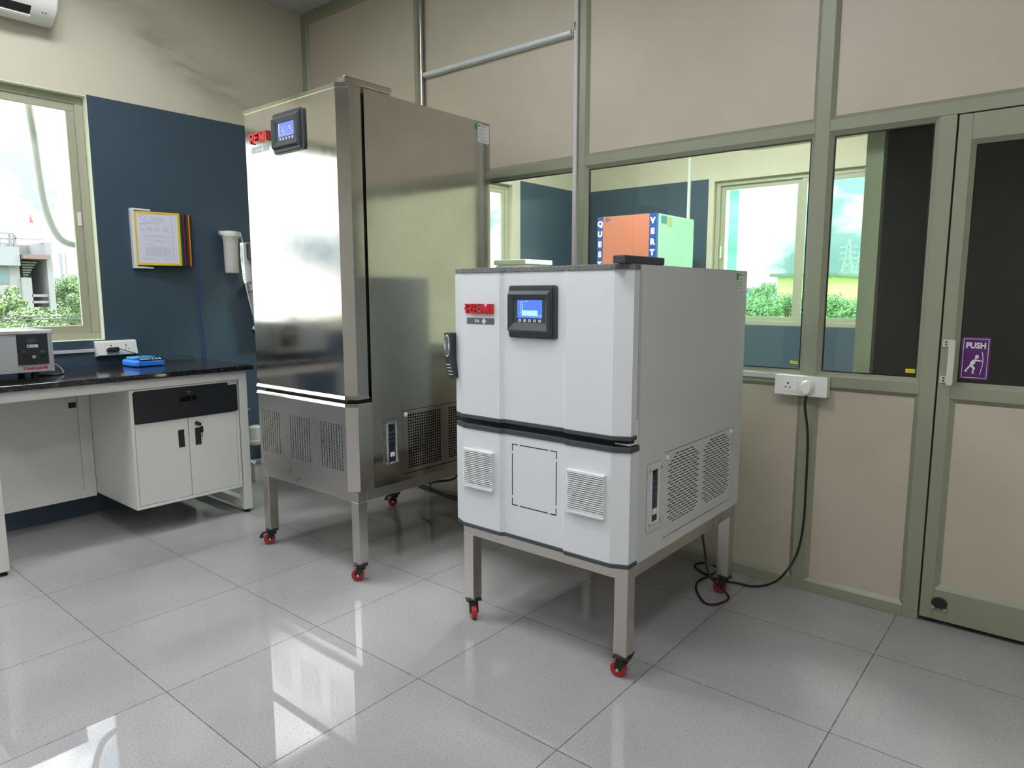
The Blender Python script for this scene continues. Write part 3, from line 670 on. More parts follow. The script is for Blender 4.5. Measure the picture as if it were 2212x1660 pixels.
def door_handle(root, xw, yc, z0, z1, pale, out, bridge):
    """an upright lever at the door's left edge, with an oval badge and ribs; out: how far its outer edge stands off"""
    m1 = white_pl if pale else mat('handle_charcoal', (.030, .036, .042), .35)
    h = z1-z0; f = FRONT(yc); a = xw-out; w = .036
    bm = B(); fprism(bm, f, [(a, z1), (a+w, z1), (a+w, z0+h*.46), (a+w+.014, z0+h*.04), (a+w+.008, z0), (a+w-.010, z0), (a+w-.022, z0+h*.10), (a+.002, z0+h*.50)], -.034, .008)
    p = obj('handle', bm, m1, root, bevel=.003, label='pale lever handle' if pale else 'charcoal lever handle')
    obj('mounting', box(B(), *bridge, z0+h*.62, z1-.004), gasket, p)
    badge = mat('badge_slate', (.10, .13, .145), .3) if not pale else mat('badge_pale', (.38, .47, .50), .35)
    c = a+w*.48
    obj('badge_rim', fprism(B(), f, ell(c, z0+h*.72, .0135, h*.245), .008, .0092), white_ink, p)
    bm = B(); fprism(bm, f, ell(c, z0+h*.82, .0105, h*.115), .0092, .0099); fprism(bm, f, ell(c, z0+h*.61, .0105, h*.105), .0092, .0099); fprism(bm, f, ell(c, z0+h*.715, .007, .008), .0092, .011)
    obj('badge', bm, badge, p)
    bm = B()
    for k in range(4): fbox(bm, f, a+.013+.004*k, a+w-.002+.005*k, z0+h*(.30-.07*k), z0+h*(.313-.07*k), .008, .0095)
    obj('rib', bm, white_ink if not pale else badge, p)
door_handle(tall, -TX, .40, 1.395, 1.608, True, .136, (-TX-.098, -TX-.001, .408, .440))
stand(tall, -.407, .402, .376, 1.293, .437, .052, .052, [(math.radians(150), True), (math.radians(138), True), (math.radians(140), False), (math.radians(60), False)])
# the tall cabinet's mains lead on the floor behind it
bm = B()
for k in (0, 5): tube(bm, [(.10, 1.30, .38), (.02, 1.40, .22), at(903, 1047-k, 1, 1.47), at(935, 1062-k, 1, 1.48), at(965, 1074-k, 1, 1.48), at(990, 1080-k, 1, 1.48), at(1020, 1084-k, 1, 1.47), (.75, 1.46, .008), (1.2, 1.46+k*.003, .008)], .0055)
solo('power_cable', bm, rubber, 'black cables lying on the floor behind the two cabinets', 'cable', smooth=True)

# ------------------------------------------------------------------ the white incubator
inc = thing('incubator', (1.39, .88, 0), 'white box-shaped cooling incubator with a red logo on a wheeled stand', 'incubator')
IX0, IX1, IY0, IY1, IZ0, IZ1 = .990, 1.785, .480, 1.385, .420, 1.437
fI, sI = FRONT(.40), SIDE(IX1)
QA0, QA1, QB0, QB1 = .672, 1.297, .457, .778
bm = B(); box(bm, IX0, IX1-.03, IY0, IY1, IZ0, IZ1)
for r in ((IY0, QA0, IZ0, IZ1), (QA1, IY1, IZ0, IZ1), (QA0, QA1, IZ0, QB0), (QA0, QA1, QB1, IZ1)): fbox(bm, sI, *r, -.03, 0)
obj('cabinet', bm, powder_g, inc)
obj('grille_backing', fbox(B(), sI, QA0+.002, QA1-.002, QB0+.002, QB1-.002, -.0295, -.026), inner_dark, inc)  # near-black sheet stands for the shade behind the slots
rows = [(QB0+.003, .498, [(QA0+.003, QA1-.003, None)])]
R_ = 24; rb0, rb1 = .498, .762
for j in range(R_):
    b0, b1 = rb0+(rb1-rb0)*j/R_, rb0+(rb1-rb0)*(j+1)/R_; cells = []; a = QA0+.003
    for ra0, ra1 in ((.704, .974), (1.006, 1.282)):
        n_ = 7; w_ = (ra1-ra0)/n_; cut = .12*(ra1-ra0)*max(0, 1-min(j, R_-1-j)/2.0)/1.0
        off = w_/2 if j % 2 else 0
        s = ra0+off; first = True
        for i in range(n_-(1 if j % 2 else 0)):
            x0, x1 = s+w_*i, s+w_*(i+1)
            if x0 < ra0+cut*.9-1e-6 or x1 > ra1-cut*.9+1e-6: continue
            if first and x0 > a+1e-6: cells.append((a, x0, None))
            first = False
            cells.append((x0, x1, recthole(x0+w_*.07, x1-w_*.07, b0+(b1-b0)*.30, b1-(b1-b0)*.26))); a = x1
    cells.append((a, QA1-.003, None)); rows.append((b0, b1, cells))
rows.append((rb1, QB1-.003, [(QA0+.003, QA1-.003, None)]))
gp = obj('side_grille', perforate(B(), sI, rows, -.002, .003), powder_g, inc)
for a, b in ((QA0+.022, QB1-.022), (QA1-.018, QB1-.020)): obj('button_cap', lathe(B(), sI(a, b, -.002), sI.n, [(0, .0105), (.005, .0095), (.008, .004)], 16), white_pl, gp, smooth=True, label='white button cap')
side_ports(inc, sI, .543, .643, .518, .758, powder_g)
spec_label(inc, sI, 1.290, 1.378, 1.335, 1.428, .022)
iprof = [(IX0, .48), (IX0, .426), (1.050, .40), (1.238, .40), (1.254, .411), (1.526, .411), (1.537, .40), (1.727, .40), (IX1, .426), (IX1, .48)]
dpr = [(x, .46 if y == .48 else y) for x, y in iprof]
lo = obj('lower_front', zprism(B(), iprof, .434, .820), powder, inc)
obj('top_strip', zprism(B(), grow(iprof, .004, .48), .820, .839), darkg, lo, bevel=.002, label='charcoal trim strip')
obj('bottom_strip', zprism(B(), grow(iprof, .004, .48), .419, .434), darkg, lo, bevel=.002, label='charcoal trim strip')
idr = obj('door', zprism(B(), dpr, .876, 1.420), powder, inc, label='white ribbed door')
obj('top_strip', zprism(B(), grow(dpr, .004, .46), 1.420, 1.438), mat('speckled_trim', (.020, .022, .025), .5, noise=(420, .9, (.42, .43, .44)), bump=(300, .3)), idr, bevel=.002, label='charcoal trim strip')
obj('bottom_strip', zprism(B(), grow(dpr, .004, .46), .861, .876), darkg, idr, bevel=.002, label='charcoal trim strip')
obj('door_gasket', box(B(), 1.0, IX1-.012, .46, .48, .88, 1.43), mat('gasket_grey', (.05, .05, .055), .6), inc)
obj('gap_shade', box(B(), 1.01, 1.765, .432, .48, .839, .861), gasket, inc)  # black filler: shade of the gap under the door, put into colour
bm = B(); box(bm, 1.725, 1.783, .425, .475, .8435, .849); box(bm, 1.779, 1.783, .455, .475, .849, .925); obj('hinge', bm, white_pl, inc, bevel=.001)
obj('hinge_cover', box(B(), 1.735, 1.780, .372, .640, 1.4385, 1.464), darkg, inc, bevel=.004, label='black hinge cover')
logo(inc, fI, 1.071, 1.213, 1.268, 1.305, .010)
nameplate(inc, fI, 1.076, 1.214, 1.229, 1.252, 'CI-6', mat('plate_slate', (.085, .105, .115), .4))
controller(inc, FRONT(.411), 1.284, 1.497, 1.185, 1.372, True)
def louvre(a0, a1, b0, b1):
    bm = B(); f = fI
    fbox(bm, f, a0+.0006, a0+.006, b0+.0006, b1-.0006, .0002, .010); fbox(bm, f, a1-.006, a1-.0006, b0+.0006, b1-.0006, .0002, .010); fbox(bm, f, a0+.006, a1-.006, b0+.001, b1-.001, 0, .002)
    fbox(bm, f, a0, a1, b1-.008, b1, 0, .016); fbox(bm, f, a0, a1, b0, b0+.012, 0, .016)
    n = 18
    for k in range(n):
        z = b0+.012+(b1-b0-.020)*(k+.5)/n; h = (b1-b0-.020)/n
        prism(bm, [f(a0, z+h*.30, .003), f(a0, z+h*.45, .003), f(a0, z-h*.05, .016), f(a0, z-h*.30, .016)], [f(a1, z+h*.30, .003), f(a1, z+h*.45, .003), f(a1, z-h*.05, .016), f(a1, z-h*.30, .016)])
    return obj('louvre_vent', bm, mat('vent_white', (.70, .735, .74), .4), lo, label='white slatted vent')
louvre(1.060, 1.212, .590, .742); louvre(1.555, 1.708, .586, .738)
fR = FRONT(.411); bm = B()
a0, a1, b0, b1, w, L = 1.290, 1.497, .550, .787, .0035, .028
for s in (a0, a1-w):
    for r in ((b0, b0+L), (b0+L+.010, b1-L-.010), (b1-L, b1)): fbox(bm, fR, s, s+w, *r, -.002, .0006)
for s in (b0, b1-w):
    for r in ((a0+w, a0+L), (a0+L+.010, a1-L-.010), (a1-L, a1-w)): fbox(bm, fR, *r, s, s+w, -.002, .0006)
obj('slot_shade', bm, inner_dark, lo, label='dashed line of dark strips for shaded cut-outs')  # raised dark strips stand for the shade in the slits
door_handle(inc, IX0, .40, 1.010, 1.190, False, .033, (IX0-.022, IX0-.001, .408, .455))
stand(inc, 1.008, 1.777, .440, 1.378, .419, .052, .052, [(math.radians(232), False), (math.radians(20), True), (math.radians(104), False), (math.radians(120), False)])

# ------------------------------------------------------------------ socket, plug and lead on the partition
sk = thing('wall_socket', P(1.98, .94, 0), 'white double socket box on the partition sill with a plug in it', 'socket')
fS = FRONT(YP-.045)
obj('socket_box', fprism(B(), P, rrect(1.862, 2.083, .897, .985, .004), 0, .045), white_pl, sk, bevel=.003)
pl = obj('face_plate', ring(fprism(B(), fS, rrect(1.898, 2.030, .913, .966, .002), 0, .0022), fS, 1.894, 2.034, .909, .970, .0016, 0, .0014), white_pl, sk)
bm = B()
for a, b, r in ((1.921, .950, .0042), (1.911, .933, .0032), (1.930, .932, .0032)): cyl(bm, fS(a, b, .0020), fS(a, b, .0026), r, n=12)
obj('pin_hole', bm, inner_dark, pl)
def rocker(a0, a1, b0, b1, tilt):
    prism_ = [fS(a0, b0, .002), fS(a1, b0, .002), fS(a1, b1, .002), fS(a0, b1, .002)]
    t0, t1 = (.009, .004) if tilt else (.004, .008)
    bm = B(); hexa(bm, prism_+[fS(a0, b0, t0), fS(a1, b0, t0), fS(a1, b1, t1), fS(a0, b1, t1)]); obj('rocker_switch', bm, white_pl, pl, bevel=.001)
rocker(1.944, 1.958, .920, .962, True); rocker(1.967, 1.981, .920, .962, False)
pg = thing('power_plug', fS(2.007, .94, .02), 'white three-pin plug with a black lead to the floor in the partition socket', 'plug')
head = [(1.980, .950), (1.990, .965), (2.007, .970), (2.024, .963), (2.033, .948), (2.028, .925), (2.016, .908), (2.002, .906), (1.990, .918)]
head = [(v.x, v.y) for v in spline([(a, b, 0) for a, b in head+head[:2]], 5)[2:-4]]
bm = B(); fprism(bm, fS, head, .0025, .022); prism(bm, [fS(a, b, .022) for a, b in head], [fS(2.005+(a-2.007)*.78, .938+(b-.94)*.82, .034) for a, b in head])
obj('plug_body', bm, white_pl, pg, bevel=.002)
p0 = fS(2.005, .902, .018)
def fl(x, y, z=.006): return (x, y, z)
lead = [p0, p0+Vector((-.002, 0, -.05)), at(1745, 945, 1, YP-.03), at(1741, 1050, 1, YP-.03), at(1736, 1130, 1, YP-.035), at(1722, 1195, 1, YP-.05), at(1690, 1245, 1, 1.50), at(1660, 1263, 2, .012), at(1625, 1267, 2, .006), at(1592, 1260, 2, .006),
        at(1545, 1251, 2, .006), at(1508, 1231, 2, .006), at(1502, 1220, 2, .006), at(1525, 1217, 2, .006), at(1552, 1229, 2, .006), at(1535, 1243, 2, .014), at(1508, 1257, 2, .010), at(1505, 1278, 2, .006), at(1525, 1304, 2, .006), at(1555, 1304, 2, .006),
        at(1573, 1288, 2, .006), (1.715, 1.275, .10), (1.69, 1.27, .22), (1.675, 1.26, .33), (1.68, 1.26, .42)]
obj('lead', tube(B(), lead, .0052, k=10), rubber, pg, smooth=True, label='black lead')

# ------------------------------------------------------------------ tube light on the partition
tl = thing('tube_light', P(.15, 2.70, 0), 'unlit slim white tube light on the partition high above the cabinets', 'light')
bm = B(); fbox(bm, P, -.405, .722, 2.682, 2.710, -.016, .005)
obj('housing', bm, white_pl, tl, bevel=.002)
bm = B(); prism(bm, *[[P(a, b, c) for b, c in ((2.681, .005), (2.711, .005), (2.709, .018), (2.702, .023), (2.690, .023), (2.683, .018))] for a in (-.400, .717)])
obj('diffuser', bm, mat('diffuser_grey', (.62, .65, .70), .3), tl)
bm = B(); tube(bm, [P(.722, 2.695, .004), P(.735, 2.702, .006), P(.742, 2.73, .02), P(.742, 2.742, .016)], .0016, n=6); tube(bm, [P(.722, 2.692, .004), P(.738, 2.696, .010), P(.744, 2.722, .022), P(.744, 2.736, .016)], .0016, n=6)
obj('wire', bm, mat('wire_maroon', (.10, .01, .012), .5), tl, smooth=True)

# ------------------------------------------------------------------ bench, worktop and the cabinet under it
BX = -.980
bench = thing('lab_bench', (-1.34, -.02, 0), 'white steel bench frame under the black worktop by the window', 'bench')
LY0, LY1 = -.682, .632
for x0 in (BX-.05, -1.68):
    for y0 in (LY0, LY1-.05):
        obj('leg', box(B(), x0, x0+.05, y0, y0+.05, .022, .832), bench_w, bench, bevel=.002)
        bm = B(); lathe(bm, (x0+.025, y0+.025, 0), (0, 0, 1), [(0, .020), (.008, .020), (.012, .010), (.022, .010)], 16); obj('foot', bm, black, bench, smooth=True, label='black levelling foot')
obj('front_rail', box(B(), BX-.05, BX, LY0, LY1, .832, .884), bench_w, bench, bevel=.002)
obj('back_rail', box(B(), -1.68, -1.63, LY0, LY1, .832, .884), bench_w, bench, bevel=.002)
for y0 in (LY0, LY1-.05):
    obj('side_rail', box(B(), -1.63, BX-.05, y0, y0+.05, .834, .884), bench_w, bench)
    obj('floor_rail', box(B(), -1.63, BX-.05, y0+.002, y0+.048, .03, .08), bench_w, bench, bevel=.002)
fb = SIDE(-1.545)
bm = B(); fbox(bm, fb, LY0+.055, -.105, .20, .832, -.02, -.004); fbox(bm, fb, -.104, -.040, .20, .832, -.02, 0); fbox(bm, fb, LY0+.055, -.040, .150, .20, -.02, 0)
bp_ = obj('back_panel', bm, bench_w, bench, bevel=.0015)
obj('panel_catch', fbox(B(), fb, -.150, -.112, .690, .722, -.004, 0), black, bp_)
solo('worktop', box(B(), XL+.002, -.955, -.72, .672, .885, .914), granite, 'polished black granite worktop along the left wall', 'worktop', bevel=.006)
ub = thing('base_cabinet', (-1.26, .27, .168), 'white hanging cabinet with a black drawer and two doors under the worktop', 'cabinet')
CY0, CY1 = -.038, .574
fc = SIDE(BX-.004)
bm = B(); box(bm, -1.55, BX-.022, CY0, CY1, .168, .830); ring(bm, fc, CY0, CY1, .168, .830, .016, -.018, 0)
obj('carcass', bm, bench_w, ub, bevel=.0015)
dr = obj('drawer', fbox(B(), fc, CY0+.023, CY1-.006, .645, .822, -.017, .006), drawer_b, ub, bevel=.003, label='black drawer')
bm = B(); fbox(bm, fc, .225, .285, .738, .766, .0055, .0068); fbox(bm, fc, .295, .318, .738, .766, .0055, .0068); obj('pull', bm, mat('pull_gloss', (.004, .004, .005), .2), dr)
bm = B(); cyl(bm, fc(.281, .786, .006), fc(.281, .786, .012), .0115, n=18); lk = obj('lock', bm, chrome, dr, smooth=True)
bm = B(); cyl(bm, fc(.284, .785, .012), fc(.284, .785, .020), .008, n=14); fbox(bm, fc, .285, .290, .730, .785, .012, .014); obj('key', bm, black, lk)
b_ = obj('maker_plate', fbox(B(), fc, .510, .562, .806, .820, .006, .0072), platew, dr, label='small white maker plate')
bm = text_bm('GANPAT', fc, .542, .813, .0074, .0095, .0002, sx=.85); obj('lettering', bm, dark_ink, b_)
bm = B(); cyl(bm, fc(.518, .813, .0072), fc(.518, .813, .0076), .0045, n=12); obj('emblem', bm, mat('emblem_maroon', (.12, .02, .03), .5), b_)
for a0, a1, h0, h1, hz, key in ((CY0+.018, .266, .207, .241, (.478, .578), False), (.269, CY1-.017, .303, .337, (.476, .576), True)):
    d = obj('door', fbox(B(), fc, a0, a1, .186, .642, -.017, -.002), bench_w, ub, bevel=.002)
    obj('handle', fbox(B(), fc, h0, h1, *hz, -.003, -.0008), inner_dark, d, label='black recessed grip')
    if key:
        bm = B(); cyl(bm, fc(.315, .604, -.002), fc(.315, .604, .012), .011, n=16); cyl(bm, fc(.318, .602, .012), fc(.322, .600, .028), .009, n=12)
        lk = obj('lock', bm, black, d, smooth=True)
        bm = B(); fprism(bm, fc, rrect(.328, .343, .548, .585, .004), .014, .018); fbox(bm, fc, .333, .337, .520, .548, .0155, .0165); obj('key', bm, black, lk, bevel=.001); 
        bm = B(); tube(bm, [fc(.322, .598, .022), fc(.330, .592, .020), fc(.335, .583, .016)], .0015, n=6); obj('key_ring', bm, chrome, lk)

# ------------------------------------------------------------------ the machine on the bench
dv = thing('water_bath', (-1.40, -.45, .914), 'grey lab machine with a black control panel on the worktop by the window', 'lab machine')
DX = -1.22
fd = SIDE(DX); YR = -.300
obj('body', box(B(), DX-.34, DX, -.69, YR, .945, 1.140), mat('machine_grey', (.36, .38, .39), .5, bump=(400, .5)), dv, bevel=.002)
bm = B(); box(bm, DX-.343, DX+.004, -.693, YR+.004, 1.140, 1.158); ld = obj('lid', bm, chrome, dv, bevel=.002, label='shiny steel lid')
bm = B(); lathe(bm, (DX-.14, -.515, 1.158), (0, 0, 1), [(0, .022), (.006, .02), (.010, .028), (.026, .028), (.030, .02)], 20); obj('lid_knob', bm, black, ld, smooth=True)
for y in (YR-.07, -.63):
    for x in (DX-.30, DX-.06): obj('foot', lathe(B(), (x, y, .914), (0, 0, 1), [(0, .016), (.031, .018)], 14), black, dv)
pn = obj('control_panel', fbox(B(), fd, -.457, -.322, .985, 1.138, 0, .004), mat('panel_black', (.012, .014, .020), .4), dv, bevel=.001, label='black control panel')
obj('panel_frame', ring(B(), fd, -.447+.128, YR, .945, 1.140, .008, 0, .003), MATS['machine_grey'], dv)
obj('display', fbox(B(), fd, -.412, -.374, 1.096, 1.119, .004, .005), mat('lcd_grey', (.05, .055, .06), .2), pn)
s_ = obj('maker_plate', fbox(B(), fd, -.414, -.366, 1.072, 1.086, .004, .005), platew, pn)
bm = B(); fbox(bm, fd, -.411, -.402, 1.0745, 1.0835, .005, .0053); scribbles(bm, fd, -.398, -.369, 1.076, 1.083, 1, .005, .004); obj('print', bm, mat('print_blue', (.03, .08, .30), .5), s_)
for a, mm in ((-.430, mat('knob_maroon', (.06, .02, .02), .4)), (-.347, mat('knob_green', (.01, .10, .045), .35))):
    bm = B(); lathe(bm, fd(a, 1.045, .004), fd.n, [(0, .011), (.003, .011), (.004, .008), (.010, .007)], 18); obj('push_button', bm, mm, pn, smooth=True)
bm = B(); cyl(bm, fd(-.388, 1.024, .004), fd(-.388, 1.024, .010), .009, n=8); cyl(bm, fd(-.388, 1.024, .010), fd(-.386, 1.026, .024), .0028, .004, n=10); obj('toggle_switch', bm, chrome, pn, smooth=True)
bm = text_bm('SD Scientific Campus Delhi', fd, -.383, .966, .0002, .0205, .0006, sx=.475, bold=.0009); obj('lettering', bm, mat('print_red', (.45, .02, .03), .4), dv, label='red lettering')
bm = B(); tube(bm, [(DX-.30, YR, .99), (DX-.28, YR+.04, .985), (DX-.18, YR+.075, .945), (DX-.10, YR+.07, .920), (DX-.05, YR+.03, .919), (DX-.06, YR-.02, .919), (DX-.1, YR-.08, .92)], .0045)
obj('power_lead', bm, rubber, dv, smooth=True)

# ------------------------------------------------------------------ blue balance with its adapter
sb = thing('weighing_scale', (-1.42, .27, .914), 'small blue digital scale on the black worktop', 'scale')
SX0, SX1, SY0, SY1 = -1.52, -1.345, .155, .325
poly = [(-1.345, .168), (-1.345, .312), (-1.358, .325), (-1.52, .325), (-1.535, .312), (-1.535, .150), (-1.50, .140), (-1.36, .150)]
bm = B(); zprism(bm, poly, .918, .940)
prism(bm, [(x, y, .940) for x, y in poly], [(-1.44+(x+1.44)*(.90 if x > -1.44 else .95), .235+(y-.235)*.93, .951 if x > -1.44 else .953) for x, y in poly])
obj('base', bm, blue_pl, sb, bevel=.003)
bm = B()
for x, y in ((-1.37, .17), (-1.37, .30), (-1.51, .17), (-1.51, .30)): cyl(bm, (x, y, .914), (x, y, .919), .008, n=10)
obj('foot', bm, black, sb)
obj('platform', zprism(B(), rrect(-1.528, -1.418, .165, .300, .02), .9535, .966), mat('blue_clear', (.06, .36, .75), .15), sb, bevel=.003, label='translucent blue weighing plate')
fk = Fr((-1.347, 0, .943), (0, 1, 0), (-.9, 0, .22))
kp = obj('keypad', fprism(B(), fk, rrect(.178, .318, .004, .048, .006), .006, .0085), black, sb, label='black keypad')
obj('display', fbox(B(), fk, .186, .240, .012, .036, .0085, .0095), mat('lcd_blue', (.22, .30, .38), .2), kp)
bm = B()
for k in range(3):
    for j in range(2): fprism(bm, fk, ell(.258+.020*k, .016+.016*j, .0055, .004, 10), .0085, .0095)
obj('key', bm, white_ink, kp)
s2 = thing('wall_socket', (XL, .175, 1.0), 'white sloping socket box on the blue wall above the worktop', 'socket')
prf = [(0, 0), (.052, .006), (.060, .012), (.040, .088), (.034, .096), (0, .096)]
bm = B(); prism(bm, *[[(XL+dx, y, .961+dz) for dx, dz in prf] for y in (.064, .292)]); obj('socket_box', bm, white_pl, s2, bevel=.002)
fk2 = Fr((XL+.0603, 0, .973), (0, 1, 0), (-.020, 0, .076))
pl = obj('face_plate', ring(fbox(B(), fk2, .112, .262, .012, .066, 0, .0015), fk2, .108, .266, .008, .070, .002, 0, .0012), white_pl, s2)
bm = B()
for a, b, r in ((.142, .056, .0042), (.228, .060, .004), (.228, .049, .004), (.221, .030, .0035), (.240, .031, .0035)): cyl(bm, fk2(a, b, .0012), fk2(a, b, .002), r, n=10)
obj('pin_hole', bm, inner_dark, pl)
for a in (.170, .194): obj('rocker_switch', fbox(B(), fk2, a-.010, a+.010, .016, .062, .0015, .005), white_pl, pl, bevel=.001)
ad = thing('power_adapter', fk2(.15, .03, .02), 'black plug-in adapter with a thin lead to the blue scale', 'adapter')
bm = B(); fprism(bm, fk2, rrect(.108, .178, .014, .040, .011), .006, .034); obj('adapter_body', bm, black, ad, bevel=.004, smooth=True)
a0_ = fk2(.178, .030, .022)
bm = B(); tube(bm, [a0_, a0_+Vector((.02, .05, -.02)), (-1.57, .31, .955), (-1.55, .36, .935), (-1.58, .42, .918), (-1.56, .50, .918), (-1.50, .56, .918), (-1.58, .60, .930), (-1.62, .52, .940), (-1.60, .44, .926), (-1.56, .40, .918), (-1.53, .37, .918), (-1.53, .332, .930)], .0022, n=8)
obj('lead', bm, rubber, ad, smooth=True)
solo('cable_casing', fbox(B(), SIDE(XL), -.72, .062, .992, 1.012, 0, .014), conduit_m, 'thin grey cable casing under the left window', 'cable casing', bevel=.002)

# ------------------------------------------------------------------ documents on the blue wall
fd0 = SIDE(XL)
dc = thing('document_rack', (XL, .5, 1.51), 'wall rack of coloured display frames with a printed sheet in front', 'document rack')
bm = B(); fbox(bm, fd0, .318, .336, 1.512, 1.862, 0, .035); fbox(bm, fd0, .318, .435, 1.500, 1.512, 0, .035); fbox(bm, fd0, .318, .435, 1.856, 1.868, 0, .035)
obj('bracket', bm, white_pl, dc, bevel=.002)
cols = [('yellow', (.72, .52, .02)), ('green', (.015, .13, .03)), ('navy', (.012, .02, .10)), ('crimson', (.28, .02, .05)), ('black', (.012, .012, .014)), ('forest', (.02, .075, .035)), ('red', (.30, .03, .015)), ('amber', (.85, .36, .01)), ('ebony', (.010, .010, .012)), ('cobalt', (.012, .025, .13))]
for k, (nm, c) in list(enumerate(cols))[::-1]:
    # every frame hinges on the bracket and lies a little more open to the right
    a = .334; L = .318; th = math.radians(1.0+1.35*(9-k)); hx = .016
    u = Vector((math.sin(th), math.cos(th), 0)); f = Fr((XL+hx+.0012*(9-k), a+.0026*(k), 0), u, (0, 0, 1))
    L = .318-.0035*k if False else .305
    e_ = .0098*k
    bm = B(); ring(bm, f, e_*.9, e_*.9+.262, 1.520, 1.852, .014, 0, .004)
    p = obj('display_frame', bm, mat('frame_'+nm, c, .35), dc, bevel=.001, label=nm+' frame')
    obj('sleeve', fbox(B(), f, e_*.9+.014, e_*.9+.248, 1.534, 1.838, .001, .0025), mat('sleeve_grey', (.42, .43, .50), .2) if k else paper, p)
    if k == 0:
        g = f; bm = B(); A0 = .026
        scribbles(bm, g, .09, .20, 1.800, 1.822, 2, .0026, .002); scribbles(bm, g, .05, .19, 1.775, 1.798, 4, .0026); scribbles(bm, g, .03, .07, 1.768, 1.780, 1, .0026, .004)
        for a_ in (.03, .068, .115, .165): scribbles(bm, g, a_, a_+.036, 1.730, 1.758, 5, .0026)
        scribbles(bm, g, .05, .225, 1.690, 1.712, 3, .0026); scribbles(bm, g, .05, .225, 1.665, 1.682, 2, .0026); scribbles(bm, g, .05, .12, 1.648, 1.652, 1, .0026)
        scribbles(bm, g, .055, .225, 1.575, 1.635, 11, .0026); scribbles(bm, g, .04, .12, 1.556, 1.565, 2, .0026); scribbles(bm, g, .15, .21, 1.556, 1.565, 2, .0026)
        fbox(bm, g, .215, .2162, 1.55, 1.83, .0025, .0028)
        ringp = ell(.05, 1.815, .016, .014, 16); ring_i = ell(.05, 1.815, .0145, .0125, 16)
        for q in range(16):
            r_ = (q+1) % 16; face(bm, [g(*ringp[q], .0028), g(*ringp[r_], .0028), g(*ring_i[r_], .0028), g(*ring_i[q], .0028)])
        obj('print', bm, ink, p)

# ------------------------------------------------------------------ water filter and its hoses
wf = thing('water_filter', (XL, .94, 1.45), 'white cylinder water filter with two hoses on the blue wall', 'water filter')
cx, cyy = XL+.070, .938
bm = B(); lathe(bm, (cx, cyy, 1.480), (0, 0, 1), [(0, .040), (.006, .045), (.20, .049), (.232, .052), (.242, .059), (.250, .060)], 32); obj('housing', bm, pvc, wf, smooth=True)
bm = B(); lathe(bm, (cx, cyy, 1.728), (0, 0, 1), [(0, .062), (.014, .062), (.016, .058), (.034, .056), (.036, .050)], 32); box(bm, XL+.001, cx-.02, cyy-.035, cyy+.035, 1.735, 1.765); fbox(bm, SIDE(cx), cyy-.075, cyy+.068, 1.738, 1.762, -.018, .018); obj('head', bm, white_pl, wf, smooth=True)
obj('fitting', cyl(B(), (cx, cyy-.073, 1.750), (cx, cyy-.092, 1.750), .010, n=12), chrome, wf, smooth=True)
obj('fitting', cyl(B(), (cx, cyy+.066, 1.745), (cx, cyy+.078, 1.742), .010, n=12), chrome, wf, smooth=True)
bm = B(); tube(bm, [(cx, cyy-.090, 1.750), (cx-.01, cyy-.15, 1.735), (XL+.03, cyy-.20, 1.66), (XL+.02, .722, 1.52), (XL+.015, .720, 1.30), (XL+.012, .738, 1.05), (XL+.012, .755, .80), (XL+.012, .80, .50), (XL+.03, .96, .44), (XL+.10, 1.0, .36)], .0035, n=8)
obj('blue_hose', bm, mat('hose_blue', (.010, .045, .28), .3), wf, smooth=True, label='thin blue hose')
bm = B(); tube(bm, [(cx, cyy+.076, 1.743), (cx+.005, cyy+.082, 1.70), (cx, cyy+.085, 1.58), (cx-.01, cyy+.10, 1.42), (cx-.015, cyy+.135, 1.25), (cx-.03, cyy+.185, 1.10), (cx-.03, cyy+.20, 1.06)], .0055, n=8); cyl(bm, (cx-.03, cyy+.185, 1.085), (cx-.05, cyy+.16, 1.10), .014, n=12)
obj('white_hose', bm, white_pl, wf, smooth=True, label='white hose')

# ---- apparatus half hidden behind the tall cabinet
ap = thing('wall_unit', (-1.5, 1.15, 1.05), 'narrow white wall unit mostly hidden behind the tall steel cabinet', 'wall unit')
bm = B(); fprism(bm, SIDE(0), [(1.130, 1.06), (1.36, 1.06), (1.36, 1.355), (1.090, 1.355)], XL, -1.58); obj('casing', bm, white_pl, ap, bevel=.004)
bm = B(); fprism(bm, SIDE(0), [(1.080, 1.358), (1.365, 1.358), (1.365, 1.42), (1.070, 1.42)], XL, -1.575); obj('top_cover', bm, white_pl, ap, bevel=.003)
bm = B(); fbox(bm, SIDE(-1.58), 1.105, 1.20, 1.255, 1.262, 0, .002)
obj('stripe', bm, mat('stripe_navy', (.03, .05, .16), .4), ap)
bm = B(); cyl(bm, (-1.58, 1.125, 1.235), (-1.575, 1.125, 1.235), .007, n=10); cyl(bm, (-1.58, 1.145, 1.235), (-1.575, 1.145, 1.235), .007, n=10); obj('knob', bm, black, ap)
cn = thing('pump_canister', (-1.60, 1.03, .25), 'small grey canister on the blue wall low behind the tall steel cabinet', 'canister')
bm = B(); lathe(bm, (-1.62, 1.04, .26), (0, 0, 1), [(0, .03), (.012, .052), (.035, .055), (.040, .048), (.13, .047), (.14, .036)], 24); obj('canister_body', bm, pvc, cn, smooth=True)
bm = B(); box(bm, XL, -1.64, 1.02, 1.06, .30, .37); obj('bracket', bm, silver, cn)
vl = solo('tap_valve', cyl(cyl(B(), (XL, .985, .535), (XL+.06, .985, .535), .012, n=12), (XL+.045, .985, .535), (XL+.045, 1.03, .515), .008, n=10), chrome, 'small metal tap on the blue wall beside the tall steel cabinet', 'tap', smooth=True)
bx = thing('cardboard_box', (-1.60, 1.06, 0), 'small white box on the floor behind the tall steel cabinet', 'box')
obj('box_body', box(B(), -1.70, -1.56, .985, 1.12, 0, .135), mat('box_white', (.60, .58, .55), .7), bx)
